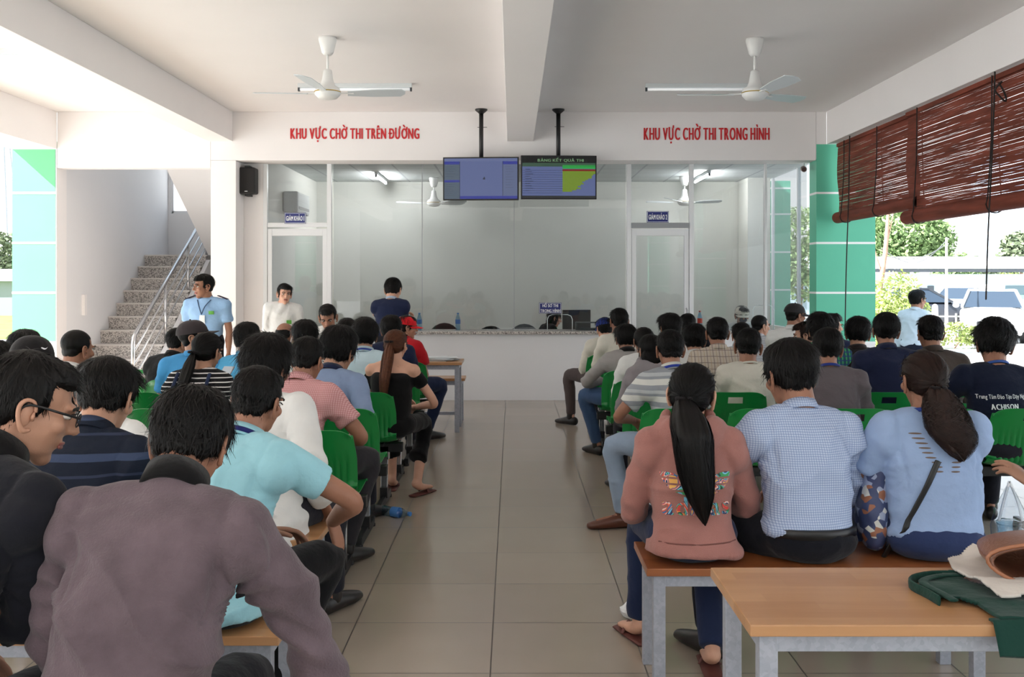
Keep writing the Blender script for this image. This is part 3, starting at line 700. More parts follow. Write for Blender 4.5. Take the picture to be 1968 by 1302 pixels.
# poles, posts, wires
def pole(px, Y, top, r, label, name='utility_pole', c=(190, 182, 176)):
    tag(obj(name, MB().chain([(0, 0, 0), (0, 0, top)], [r, r*0.7], n=10), mat('pole_'+name, c, 0.8), loc=(gx(px, Y), Y, GZ), smooth=True), label, 'pole')
pole(1819, 30, 2.95, 0.05, 'pale concrete pole in front of the shed'); 
pole(1535, 34, 2.6, 0.04, 'thin white pole seen between the green pillars', c=(225, 228, 230))
pole(1797, 22, 1.15, 0.09, 'short white fence post behind the walking man', 'fence_post', (225, 215, 205))
wm = mat('wire', (120, 120, 122), 0.6)
for k, (a, b2, s, lab) in enumerate((((1691, 490, 25), (1819, 470, 30), 0.25, 'upper sagging wire between bare trunk and pole'), ((1694, 478, 25), (1819, 462, 30), 0.5, 'lower sagging wire between bare trunk and pole'))):
    A = at(*a); B = at(*b2); pts = [A.lerp(B, i/8) - Vector((0, 0, s*math.sin(math.pi*i/8))) for i in range(9)]
    tag(obj('overhead_wire', MB().tube(pts, 0.012, 6), wm), lab, 'wire')
# low fence behind the weeds
fb = MB()
for k in range(14): fb.box(-3+k*0.5, 0, 0, -2.96+k*0.5, 0.04, 0.85)
fb.box(-3, 0.01, 0.75, 3.6, 0.03, 0.79)
tag(obj('wire_fence', fb, mat('fence_grey', (180, 178, 172), 0.8), loc=(gx(1800, 27), 27, GZ)), 'low pale fence behind the weeds in the yard', 'fence')
# lattice tower and left house far away
lt = MB(); H = 14
for sx in (-1, 1):
    for sy in (-1, 1): lt.beam((sx*1.3, sy*1.3, 0), (sx*0.25, sy*0.25, H), 0.09, 0.09)
for k in range(9):
    z0, z1 = k*H/9, (k+1)*H/9; a0 = 1.3-1.05*z0/H; a1 = 1.3-1.05*z1/H
    for sy in (-1, 1): lt.beam((-a0, sy*a0, z0), (a1, sy*a1, z1), 0.05, 0.05); lt.beam((a0, sy*a0, z0), (-a1, sy*a1, z1), 0.05, 0.05)
tag(obj('lattice_tower', lt, mat('tower_steel', (150, 156, 160), 0.6), loc=(gx(2, 76), 76, GZ)), 'grey steel lattice power tower at the far left edge', 'tower')
hb = empty('grey_house', (gx(5, 50), 50, GZ), 0, 'small grey metal house beyond the lawn at the left edge', 'building')
obj('wall', MB().box(-3, 0, 0, 1.1, 3, 1.7), mat('house_wall', (150, 160, 166), 0.8), hb); obj('roof', MB().prism([(-0.3, 1.7), (3.3, 1.7), (1.5, 2.3)], 0, -3.2, 1.2), mat('house_roof', (186, 200, 206), 0.6), hb)
# ------------------------------------------------------------------ cars
M_carw = mat('car_white', (236, 238, 240), 0.3, 0, 0.5, coat=0.5); M_carb = mat('car_dark', (46, 50, 58), 0.3, coat=0.5)
M_carg = mat('car_glass', (52, 64, 78), 0.2, 0, 0.4)
def car(loc, rz, paint, label, sign=False):
    t = empty('car', loc, rz, label, 'car')
    # profile along y (front at -y), half width 0.86
    b = MB()
    secs = [(-2.1, 0.35, 0.62, 0.66), (-2.0, 0.25, 0.78, 0.78), (-1.5, 0.2, 0.92, 0.84), (-0.9, 0.2, 0.99, 0.86), (0.0, 0.2, 1.0, 0.87), (1.2, 0.2, 1.0, 0.87), (1.9, 0.22, 0.98, 0.84), (2.15, 0.35, 0.85, 0.74)]
    vs = []; n = 12
    for y, z0, z1, hw in secs:
        for i in range(n):
            a = 2*math.pi*i/n+math.pi/n; ca = math.copysign(abs(math.cos(a))**0.45, math.cos(a)); sa = math.copysign(abs(math.sin(a))**0.45, math.sin(a))
            vs.append((hw*ca, y, (z0+z1)/2+(z1-z0)/2*sa))
    fs = [(j*n+i, j*n+(i+1) % n, (j+1)*n+(i+1) % n, (j+1)*n+i) for j in range(len(secs)-1) for i in range(n)] + [tuple(range(n)), tuple(reversed(range((len(secs)-1)*n, len(secs)*n)))]
    b.add(vs, fs); bd = obj('body', b, paint, t, smooth=True); bd.data.set_sharp_from_angle(angle=R(50))
    cab = [(-1.0, 0.97, 0.78), (-0.25, 1.42, 0.60), (0.2, 1.48, 0.60), (1.0, 1.44, 0.58), (1.75, 1.0, 0.74)]
    c = MB(); vs = []
    for y, z, hw in cab: vs += [(-hw, y, z), (hw, y, z)]
    base = [(-0.8, y, 0.97) for y in (-1.0, -0.25, 0.2, 1.0, 1.75)]
    vs += base + [(0.8, p[1], 0.97) for p in base]
    fs = [(2*i, 2*i+1, 2*i+3, 2*i+2) for i in range(4)] + [(10+i, 2*i, 2*i+2, 11+i) for i in range(4)] + [(15+i, 16+i, 2*i+3, 2*i+1) for i in range(4)]
    c.add(vs, fs); c.m = [1, 0, 0, 1, 1, 1, 1, 1, 1, 1, 1, 1]
    obj('cabin', c, [paint, M_carg], t)
    for s in (-1, 1):
        pl = MB()
        pl.beam((s*0.79, -1.0, 0.98), (s*0.61, -0.25, 1.43), 0.07, 0.07); pl.beam((s*0.72, 0.2, 0.98), (s*0.61, 0.2, 1.46), 0.07, 0.05); pl.beam((s*0.61, -0.25, 1.44), (s*0.59, 1.0, 1.45), 0.06, 0.06); pl.beam((s*0.59, 1.0, 1.44), (s*0.75, 1.75, 1.0), 0.08, 0.08)
        obj('roof_pillar', pl, paint, t)
    for s in (-1, 1):
        for y in (-1.35, 1.35):
            wv = obj('wheel', MB().cyl((s*0.68, y, 0.31), (s*0.88, y, 0.31), 0.31), mat('tyre', (30, 30, 32), 0.8), t)
            obj('wheel_rim', MB().cyl((s*0.70, y, 0.31), (s*0.885, y, 0.31), 0.2), M_steel, wv)
        obj('headlight', MB().ell((s*0.62, -1.98, 0.68), (0.17, 0.12, 0.08)), mat('headlight', (200, 206, 212), 0.15), t, smooth=True)
        obj('side_mirror', MB().ell((s*0.95, -0.75, 1.02), (0.09, 0.05, 0.07)), paint, t, smooth=True)
    obj('grille', MB().box(-0.42, -2.12, 0.42, 0.42, -2.04, 0.62), mat('car_grille', (70, 72, 76), 0.4), t, bevel=0.02)
    obj('bumper', MB().box(-0.7, -2.14, 0.24, 0.7, -1.95, 0.40), paint, t, bevel=0.04)
    obj('number_plate', MB().box(-0.25, -2.16, 0.34, 0.25, -2.13, 0.45), M_signw, t)
    if sign: obj('taxi_sign', MB().box(-0.35, 0.1, 1.48, 0.35, 0.3, 1.62), M_signw, t, bevel=0.03)
    return t
car((gx(1925, 29)+0.1, 29.8, GZ-0.01), R(-24), M_carw, 'white taxi sedan parked in the sunny yard at the right', True)
car((gx(1868, 42), 43, GZ-0.01), R(-40), M_carw, 'white car half hidden behind the white taxi')
car((gx(1775, 36), 36.5, GZ-0.01), R(80), M_carb, 'dark car behind the bush and the walking man')
# ================================================================== bamboo blinds
M_bam = mat('bamboo_brown', (118, 60, 46), 0.7, 0, 0.2, var=0.35, vscale=14, stretch=(1, 0.12, 1))
M_cord = mat('cord', (42, 36, 34), 0.8)
def blind(X, y0, y1, ztop, zroll, label, seed, cordys):
    rng = np.random.RandomState(seed)
    t = empty('bamboo_blind', (X, (y0+y1)/2, ztop), 0, label, 'blind', 'bamboo blinds under the right beam')
    L = y1-y0; h = ztop-zroll; n = int(h/0.0098); b = MB(); seg = 64
    for k in range(n):
        z = -k*h/n - 0.02
        jit = np.cumsum(rng.randn(seg+1))*0.00040; jit -= jit.mean(); jit += rng.randn()*0.0005
        bulge = 0.012*math.sin(k*0.07+seed)
        hw = 0.0049 if rng.rand() < 0.85 else 0.0036
        vs = []
        for i in range(seg+1):
            y = -L/2 + L*i/seg + (0.012*math.sin(k*0.11+seed) if i in (0, seg) else 0); zz = z + jit[i]
            vs += [(bulge-0.002, y, zz-hw), (bulge+0.002, y, zz-hw), (bulge+0.002, y, zz+hw), (bulge-0.002, y, zz+hw)]
        fs = []
        for i in range(seg):
            o = i*4
            for j in range(4): fs.append((o+j, o+(j+1) % 4, o+4+(j+1) % 4, o+4+j))
        b.add(vs, fs)
    obj('slat_screen', b, M_bam, t)
    obj('head_rail', MB().box(-0.02, -L/2, -0.04, 0.02, L/2, 0.0), M_bam, t)
    rb = MB().cyl((0, -L/2-0.02, -h-0.03), (0, L/2+0.02, -h-0.03), 0.068, n=26)
    rl_ = obj('roll', rb, M_bam, t, smooth=False)
    sp = MB()
    for s in (-1,):
        for r in (0.064, 0.05, 0.036, 0.02): sp.lathe([(r-0.006, 0), (r, 0), (r, 0.006), (r-0.006, 0.006)])
    sp.v = [(p[0], -L/2-0.021-p[2], p[1]-h-0.03) for p in sp.v]
    obj('roll_end', sp, mat('bamboo_dark', (44, 26, 22), 0.8), rl_)
    for cy in cordys:
        y = cy-(y0+y1)/2
        lp = [(-0.025, y, 0.0), (-0.03, y, -h*0.5), (-0.06, y, -h+0.02), (-0.075, y, -h-0.03), (-0.05, y, -h-0.09), (0, y, -h-0.105), (0.05, y, -h-0.09), (0.074, y, -h-0.03), (0.05, y, -h+0.03), (0.03, y, -h*0.5), (0.025, y, 0)]
        obj('cord', MB().chain(lp, [0.006]*len(lp), n=6, sub=2), M_cord, t, smooth=True)
    return t
blind(3.97, 10.02, 12.5, 3.17, 2.30, 'bamboo blind beside the right green pillar, the farther of the two', 3, (12.2, 11.1))
blind(3.93, 7.45, 10.2, 3.17, 2.16, 'bamboo blind at the right edge, the nearer of the two', 8, (9.9, 8.35))
blind(3.96, 4.7, 7.3, 3.17, 2.16, 'added bamboo blind blocking daylight outside the frame at the right, nearest the camera', 5, (5.2, 6.8))  # out of view, added to cut the daylight from the right
blind(3.96, 1.6, 4.2, 3.17, 2.16, 'added bamboo blind blocking daylight outside the frame at the right, beside the near tables', 6, (2.2, 3.7))  # also unseen, added to keep the right side of the ceiling dimmer
def hang(px0, py0, px1, py1, X, label):
    Y0 = X*F/(px0-CX); A = at(px0, py0, Y0); B = at(px1, py1, Y0*1.0); B.x = A.x - (px0-px1)*Y0/F
    pts = [A, A.lerp(B, 0.3)+Vector((0.004, 0, 0)), A.lerp(B, 0.7)-Vector((0.004, 0, 0)), B]
    tag(obj('pull_cord', MB().chain(pts, [0.007]*4, n=6), M_cord, smooth=True), label, 'cord')
hang(1633, 262, 1624, 645, 3.90, 'dark pull cord hanging in front of the right green pillar')
hang(1912, 139, 1895, 575, 3.86, 'dark pull cord hanging from the nearer blind in front of the yard')
c = at(1920, 172, 8.15)
tag(obj('cord_coil', MB().chain([c+Vector((0, 0, 0.05)), c+Vector((0.04, 0, -0.02)), c+Vector((0.06, 0, -0.1)), c+Vector((0.0, 0, -0.05)), c+Vector((-0.03, 0, 0.0)), c+Vector((0.02, 0, 0.06))], [0.008]*6, n=6), M_cord, smooth=True), 'knotted bundle of dark cord at the top of the nearer blind', 'cord')
# ================================================================== linked green chairs
def chair_shell_mesh():
    b = MB(); W = 0.225; prof = []
    # (y, z) profile of one moulded shell: back top -> seat front; back is near the camera, sitter faces +y
    pts = [(-0.055, 0.775), (-0.03, 0.70), (0.0, 0.60), (0.015, 0.52), (0.03, 0.465), (0.07, 0.432), (0.15, 0.425), (0.27, 0.432), (0.37, 0.44), (0.415, 0.43), (0.43, 0.405)]
    P = []
    for i in range(len(pts)-1):
        p0 = Vector(pts[max(i-1, 0)]); p1 = Vector(pts[i]); p2 = Vector(pts[i+1]); p3 = Vector(pts[min(i+2, len(pts)-1)])
        for k in range(4):
            t = k/4; P.append(0.5*((2*p1)+(p2-p0)*t+(2*p0-5*p1+4*p2-p3)*t*t+(-p0+3*p1-3*p2+p3)*t*t*t))
    P.append(Vector(pts[-1]))
    N = 44; m = len(P); cols = []
    th = 0.006
    vs = []
    for j, p in enumerate(P):
        u = j/(m-1)
        wd = W*(0.90+0.10*min(u*6, 1)) if u < 0.4 else W*(1.0-0.03*max(u-0.7, 0))
        # rounded top corners
        tz = p.y
        for i in range(N+1):
            s = -1+2*i/N
            x = s*wd; y = p.x; z = p.y
            if u < 0.38: y += 0.045*(abs(s)**2.2)*(1 if z > 0.5 else 0.6); 
            else: z += 0.018*abs(s)**3
            if u < 0.05: z -= 0.035*abs(s)**6
            vs.append(Vector((x, y, z)))
    def nrm(j):
        a = P[min(j+1, m-1)]-P[max(j-1, 0)]; return Vector((0, a.y, -a.x)).normalized()
    full = []
    for j in range(m):
        nn = nrm(j)
        for i in range(N+1): full.append(vs[j*(N+1)+i] + nn*th/2)
    for j in range(m):
        nn = nrm(j)
        for i in range(N+1): full.append(vs[j*(N+1)+i] - nn*th/2)
    # ribs on the lower back: alternate columns pushed to the rear
    rib = lambda i: 1 if (i % 3 == 0) else 0
    for j in range(m):
        z = P[j].y; u = j/(m-1)
        if 0.45 < z < 0.66 and u < 0.5:
            f = min((0.66-z)/0.04, 1)
            for i in range(4, N-3):
                if rib(i):
                    for o in (0, m*(N+1)): full[o+j*(N+1)+i] += Vector((0, 0.006*f, 0))
    q = m*(N+1); fs = []
    hole = lambda j, i: (((i-(N-1)/2)/(N*0.13))**2 + ((j-2.6)/1.3)**2) < 1.0
    for j in range(m-1):
        for i in range(N):
            a = j*(N+1)+i
            if hole(j, i):
                for (jj, ii, e) in ((j-1, i, (a, a+1)), (j+1, i, (a+N+2, a+N+1)), (j, i-1, (a+N+1, a)), (j, i+1, (a+1, a+N+2))):
                    if not hole(jj, ii): fs.append((e[0], e[1], e[1]+q, e[0]+q))
                continue
            fs.append((a, a+1, a+N+2, a+N+1)); fs.append((a+q, a+N+1+q, a+N+2+q, a+1+q))
    for i in range(N):
        fs.append((i+1, i, i+q, i+1+q)); a = (m-1)*(N+1)+i; fs.append((a, a+1, a+1+q, a+q))
    for j in range(m-1):
        a = j*(N+1); fs.append((a, a+N+1, a+N+1+q, a+q)); a += N; fs.append((a+N+1, a, a+q, a+N+1+q))
    b.add(full, fs); me = b.mesh('seat_shell'); me.shade_smooth(); me.set_sharp_from_angle(angle=R(50)) ; return me
SHELL = chair_shell_mesh()
def leg_mesh(sx):
    b = MB()
    b.beam((sx, 0.20, 0.37), (sx, 0.16, 0.06), 0.045, 0.03); b.beam((sx, 0.20, 0.39), (sx, 0.20, 0.30), 0.06, 0.06)
    return b
def leg_foot(sx):
    b = MB(); b.beam((sx, -0.12, 0.035), (sx, 0.42, 0.035), 0.05, 0.035, up=(1, 0, 0)); b.beam((sx, 0.16, 0.05), (sx, 0.155, 0.12), 0.05, 0.05)
    for y in (-0.11, 0.41): b.cyl((sx, y, 0.0), (sx, y, 0.02), 0.022)
    return b
PITCH = 0.5
def row(x0, n, Y, label, group='rows of linked green plastic chairs'):
    t = empty('linked_chairs', (x0, Y+0.055, 0), 0, label, 'chair row', group)
    obj('beam', MB().box(-0.02, 0.17, 0.35, n*PITCH-0.02, 0.235, 0.41), M_black, t, bevel=0.004)
    for i in range(n):
        s = obj('seat_shell', SHELL, M_green, t); s.location = (0.23+i*PITCH, 0, 0)
        obj('seat_bracket', MB().box(-0.13, 0.10, 0.395, 0.13, 0.30, 0.415), M_black, s)
    for sx in (0.10, n*PITCH-0.14):
        l = obj('leg', leg_mesh(sx), M_steel, t, bevel=0.003); obj('foot', leg_foot(sx), M_blackp, l, bevel=0.003)
    b = MB()
    for sx in (0.0, n*PITCH-0.04): b.cyl((sx-0.01, 0.20, 0.38), (sx+0.01, 0.20, 0.38), 0.022)
    obj('end_cap', b, M_steel, t, smooth=False)
    return t
names_l = ['nearest row', 'second row', 'third row', 'fourth row', 'fifth row', 'sixth row']
LROWS = [4.95, 5.80, 6.65, 7.50, 8.35, 9.15]; RROWS = [5.80, 6.65, 7.45, 8.25, 9.20, 10.05]
for i, Y in enumerate(LROWS):
    row(-0.72-2.5, 5, Y, 'green linked chairs left of the aisle, %s from the camera' % names_l[i].replace(' row', '-row unit'))
for i, Y in enumerate(RROWS):
    row(0.72, 5, Y, 'green linked chairs right of the aisle, %s from the camera' % names_l[i].replace(' row', '-row unit'))
# ================================================================== benches and tables
def wood_mat(name, c, c2, seed=0):
    m, nt, p = newmat(name); tc = nt.nodes.new('ShaderNodeTexCoord'); mp = nt.nodes.new('ShaderNodeMapping'); mp.inputs['Scale'].default_value = (1.2, 9, 9)
    nt.links.new(tc.outputs['Object'], mp.inputs[0]); n = nt.nodes.new('ShaderNodeTexNoise'); n.inputs['Scale'].default_value = 3; n.inputs['Detail'].default_value = 8; n.inputs['Distortion'].default_value = 0.6
    nt.links.new(mp.outputs[0], n.inputs['Vector'])
    sp = nt.nodes.new('ShaderNodeSeparateXYZ'); nt.links.new(tc.outputs['Object'], sp.inputs[0])
    fy = math_node(nt, 'MULTIPLY', sp.outputs['Y'], 16); fy = math_node(nt, 'FLOOR', fy)
    fx = math_node(nt, 'MULTIPLY_ADD', sp.outputs['X'], 3.1, math_node(nt, 'MULTIPLY', fy, 0.37)); fx = math_node(nt, 'FLOOR', fx)
    cb = nt.nodes.new('ShaderNodeCombineXYZ'); nt.links.new(fx, cb.inputs[0]); nt.links.new(fy, cb.inputs[1]); wn = nt.nodes.new('ShaderNodeTexWhiteNoise'); nt.links.new(cb.outputs[0], wn.inputs['Vector'])
    f = math_node(nt, 'MULTIPLY_ADD', wn.outputs['Value'], 0.45, math_node(nt, 'MULTIPLY', n.outputs['Fac'], 0.6))
    r = nt.nodes.new('ShaderNodeMix'); r.data_type = 'RGBA'; r.inputs[6].default_value = lin(c); r.inputs[7].default_value = lin(c2); nt.links.new(f, r.inputs[0]); nt.links.new(r.outputs[2], p.inputs['Base Color'])
    p.inputs['Roughness'].default_value = 0.28; return m
M_wood = wood_mat('varnished_wood', (198, 152, 110), (164, 116, 74)); M_wood2 = wood_mat('dark_varnished_wood', (168, 104, 62), (120, 66, 36))
def galv():
    m, nt, p = newmat('galvanised_steel'); tc = nt.nodes.new('ShaderNodeTexCoord'); v = nt.nodes.new('ShaderNodeTexVoronoi'); v.inputs['Scale'].default_value = 90
    n = nt.nodes.new('ShaderNodeTexNoise'); n.inputs['Scale'].default_value = 14; nt.links.new(tc.outputs['Object'], v.inputs['Vector']); nt.links.new(tc.outputs['Object'], n.inputs['Vector'])
    sp = nt.nodes.new('ShaderNodeSeparateColor'); nt.links.new(v.outputs['Color'], sp.inputs[0]); f = math_node(nt, 'MULTIPLY_ADD', sp.outputs[0], 0.4, math_node(nt, 'MULTIPLY', n.outputs['Fac'], 0.6))
    r = nt.nodes.new('ShaderNodeMix'); r.data_type = 'RGBA'; r.inputs[6].default_value = lin((150, 156, 168)); r.inputs[7].default_value = lin((186, 190, 202)); nt.links.new(f, r.inputs[0]); nt.links.new(r.outputs[2], p.inputs['Base Color'])
    p.inputs['Metallic'].default_value = 0.35; p.inputs['Roughness'].default_value = 0.42; return m
M_galv = galv()
def table(name, x0, x1, y0, y1, h, label, cat, top=M_wood, group=None, rail=None):
    t = empty(name, ((x0+x1)/2, (y0+y1)/2, 0), 0, label, cat, group); W = (x1-x0)/2; D = (y1-y0)/2; e = 0.035; th = 0.028
    obj('tabletop' if 'table' in name else 'seat', MB().box(-W, -D, h-th, W, D, h), top, t, bevel=0.003)
    fr = MB(); ix = W-0.03; iy = D-0.03
    for s in (-1, 1):
        fr.box(-ix+e, s*iy-s*e, h-th-0.045, ix-e, s*iy, h-th-0.0005); fr.box(s*ix-s*e, -iy+e, h-th-0.044, s*ix, iy-e, h-th-0.001)
    obj('frame', fr, M_galv, t, bevel=0.002)
    for sx in (-1, 1):
        for sy in (-1, 1): obj('leg', MB().box(sx*(ix+0.002), sy*(iy+0.002), 0.0, sx*(ix-0.042), sy*(iy-0.04), h-th-0.0012), M_galv, t, bevel=0.002)
    if rail: obj('foot_rail', MB().box(-ix, iy-0.03, rail, ix, iy, rail+0.03), M_galv, t)
    return t
table('wooden_table', 0.552, 1.77, 2.38, 2.86, 0.70, 'light varnished wooden table at the bottom right with bags on it', 'table')
table('wooden_bench', 0.482, 1.74, 3.68, 4.07, 0.465, 'dark varnished bench at the right under the woman in the pink hoodie', 'bench', top=M_wood2)
table('wooden_bench', -1.95, -0.68, 2.98, 3.36, 0.465, 'wooden bench under the man in the cyan polo shirt', 'bench', top=M_wood)
table('wooden_bench', -2.15, -0.78, 4.08, 4.44, 0.465, 'wooden bench behind the cyan polo man, under the white-shirted man', 'bench', top=M_wood)
table('wooden_bench', -1.75, -0.42, 2.0, 2.38, 0.465, 'wooden bench hidden under the man in the grey jacket', 'bench', top=M_wood)
table('wooden_table', -1.72, -0.50, 10.1, 10.6, 0.695, 'small wooden table with papers in front of the counter at the left', 'table', rail=0.12)
table('wooden_bench', -2.2, -0.50, 10.75, 11.08, 0.475, 'wooden bench between the small table and the counter', 'bench')
# papers on the far table
pb = MB(); rng = random.Random(4)
for k in range(9):
    a = rng.uniform(-0.3, 0.3); M = Matrix.Translation((rng.uniform(-0.07, 0.07), rng.uniform(-0.03, 0.03), 0.6955+k*0.004)) @ Matrix.Rotation(a, 4, 'Z')
    pb.box(-0.15, -0.1, 0, 0.15, 0.1, 0.0035, M=M)
tag(obj('paper_stack', pb, mat('paper', (214, 220, 224), 0.7), loc=(-0.74, 10.35, 0)), 'loose stack of papers on the small table by the counter', 'papers')
# ================================================================== bottles and small things
M_water = glass_mat('bottle_plastic', (196, 222, 238), 1.8, 0.05); M_blue = mat('label_blue', (70, 130, 200), 0.4); M_redc = mat('label_red', (206, 70, 40), 0.4)
def bottle(loc, label, lab=None, h=0.22, r=0.032, cap=None, rot=None, group=None):
    t = empty('water_bottle', loc, 0, label, 'bottle', group)
    if rot: t.rotation_euler = rot
    obj('bottle_body', MB().lathe([(0.001, 0), (r*0.9, 0), (r, h*0.05), (r, h*0.3), (r*0.93, h*0.34), (r, h*0.38), (r, h*0.66), (r*0.5, h*0.88), (r*0.4, h*0.9), (r*0.4, h*0.93)], n=18), M_water, t, smooth=True)
    obj('bottle_cap', MB().cyl((0, 0, h*0.93), (0, 0, h), r*0.45, n=14), cap or M_blue, t)
    obj('bottle_label', MB().lathe([(r*1.02, h*0.36), (r*1.03, h*0.37), (r*1.03, h*0.6), (r*1.02, h*0.61)], n=18), lab or M_blue, t, smooth=True)
    return t
zc = 0.866
for px, lab, m in ((880, 'water bottle with a blue label on the counter left of the middle', None), (806, 'water bottle on the counter just behind the red cap', None)):
    p = at(px, 636, YG+0.2); bottle((p.x, YG+0.2, zc), lab)
p = at(1345, 636, YG+0.15); bottle((p.x, YG+0.15, zc), 'bottle with a red-orange label on the counter at the right', M_redc, 0.25, cap=mat('cap_red', (190, 60, 50), 0.4))
tag(bottle((gx(735, 6.55), 6.55, 0.033), 'crushed water bottle lying on the floor under the left chairs', rot=(R(90), 0, R(60))), None)
# two bottles standing on a ledge seen between heads at the right
for px, lab in ((1744, 'left of two water bottles between the heads in front of the yard'), (1763, 'right of two water bottles between the heads in front of the yard')):
    p = at(px, 676, 7.5); bottle((p.x, 7.5, 0.7), lab, h=0.27, r=0.033)
tag(obj('side_stand', MB().box(-0.3, -0.12, 0.672, 0.3, 0.12, 0.699).box(-0.27, -0.1, 0, -0.24, -0.07, 0.672).box(0.24, -0.1, 0, 0.27, -0.07, 0.672).box(-0.27, 0.07, 0, -0.24, 0.1, 0.672).box(0.24, 0.07, 0, 0.27, 0.1, 0.672), M_galv, loc=(gx(1753, 7.5), 7.5, 0)), 'narrow metal stand carrying two water bottles behind the seated men', 'stand')
# office furniture behind the counter
tag(obj('office_desk', MB().box(-2.1, 13.45, 0.70, 1.4, 13.95, 0.73).box(-2.1, 13.5, 0, -2.06, 13.9, 0.70).box(1.36, 13.5, 0, 1.4, 13.9, 0.70), mat('desk', (190, 186, 180), 0.5)), 'long pale desk behind the counter glass', 'desk')
def office_chair(px, top, label):
    p = at(px, top, 14.5); t = empty('office_chair', (p.x, 14.5, 0), 0, label, 'chair', 'black office chairs behind the counter')
    k = p.z - 1.0
    obj('backrest', MB().ell((0, 0.22, 0.80+k), (0.22, 0.04, 0.2)), M_blackp, t, smooth=True); obj('seat', MB().box(-0.22, -0.2, 0.42, 0.22, 0.22, 0.49), M_blackp, t, bevel=0.03)
    obj('stem', MB().cyl((0, 0, 0.05), (0, 0, 0.42), 0.03), M_steel, t); obj('base', MB().box(-0.28, -0.03, 0.0, 0.28, 0.03, 0.05).box(-0.03, -0.28, 0.0, 0.03, 0.28, 0.05), M_blackp, t)
    obj('back_post', MB().box(-0.03, 0.2, 0.42, 0.03, 0.25, 0.75), M_blackp, t)
office_chair(852, 622, 'black rounded chair back behind the counter, left of the blue-label bottle')
office_chair(943, 628, 'low black chair back behind the counter below the middle')
office_chair(1008, 624, 'narrow black chair back behind the counter near the glass joint')
t = empty('computer_monitor', (*at(1108, 620, 13.75)[:2], 0.73), R(20), 'black computer monitor beside the clerk behind the counter', 'monitor')
obj('screen', MB().box(-0.2, -0.02, 0.1, 0.2, 0.02, 0.38), M_blackp, t, bevel=0.006); obj('stand', MB().box(-0.04, -0.03, 0, 0.04, 0.03, 0.12).box(-0.1, -0.08, 0, 0.1, 0.08, 0.012), M_blackp, t)
tag(obj('document_tray', MB().box(-0.16, -0.12, 0, 0.16, 0.12, 0.02).box(-0.16, -0.12, 0.02, -0.14, 0.12, 0.09).box(0.14, -0.12, 0.02, 0.16, 0.12, 0.09).box(-0.16, -0.12, 0.09, 0.16, 0.12, 0.10), mat('tray', (66, 74, 78), 0.5), loc=(*at(1130, 632, YG+0.26)[:2], zc)), 'dark document tray on the ledge right of the monitor', 'tray')
# tissue and litter on the floor
p = Vector((gx(1213, 4.55), 4.55, 0)); nb = MB().ell((0, 0, 0.035), (0.05, 0.04, 0.035), nu=14, nv=8)
me = nb.mesh('tissue'); co, no = mesh_arrays(me); co += no*(waves(co, 5, 120, 2)*0.012)[:, None]; co[:, 2] = np.maximum(co[:, 2], 0.001); set_co(me, co)
tag(obj('crumpled_tissue', me, mat('tissue_white', (236, 238, 240), 0.9), loc=p), 'crumpled white tissue on the floor by the left bench leg at the right', 'tissue')
# ================================================================== bags on the near table
def drape(name, me, m, label, cat, thick=0.004, loc=None, rz=0):
    o = obj(name, me, m, smooth=True, loc=loc, rot=(0, 0, rz)); tag(o, label, cat)
    return o
TZ = 0.70
# brown leather bag: a soft tube lying on its side with the mouth towards the camera
bg = MB(); n = 40; rings = []
prof = [(0.30, 0.035), (0.26, 0.07), (0.18, 0.092), (0.09, 0.098), (0.02, 0.095), (0.0, 0.092), (0.012, 0.086), (0.09, 0.088), (0.17, 0.08), (0.24, 0.055)]
vs = []; fs = []
for yy, r in prof:
    for i in range(n):
        a = 2*math.pi*i/n
        vs.append(Vector((1.75*r*math.cos(a)*(1+0.05*math.sin(3*a)), yy, max(0.002, r*(1.0+math.sin(a))*0.58))))
for j in range(len(prof)-1):
    for i in range(n): fs.append((j*n+i, (j+1)*n+i, (j+1)*n+(i+1) % n, j*n+(i+1) % n))
fs.append(tuple(i for i in range(n)))
fs.append(tuple(reversed([(len(prof)-1)*n+i for i in range(n)])))
bg.add(vs, fs)
M_leather = mat('brown_leather', (126, 82, 62), 0.38, 0, 0.5, bump=0.25, bscale=150, var=0.1, vscale=8)
lb = obj('leather_bag', bg, M_leather, loc=(1.37, 2.56, TZ+0.028), smooth=True, rot=(0, 0, R(-14)))
tag(lb, 'brown leather bag lying on the wooden table at the right edge', 'bag')
if False: obj('strap', MB().chain([(-0.13, 0.05, 0.12), (-0.17, -0.02, 0.03), (-0.1, -0.05, 0.005), (0.05, -0.04, 0.005), (0.14, 0.0, 0.05), (0.13, 0.08, 0.14)], [(0.012, 0.003)]*6, n=8), M_leather, lb, smooth=True)
obj('rim', MB().tube([(1.75*0.096*math.cos(a)*(1+0.05*math.sin(3*a)), 0.004, 0.096*(1+math.sin(a))*0.58+0.001) for a in [2*math.pi*i/30 for i in range(31)]], 0.005, 8), mat('leather_edge', (160, 104, 74), 0.4), lb, smooth=True)
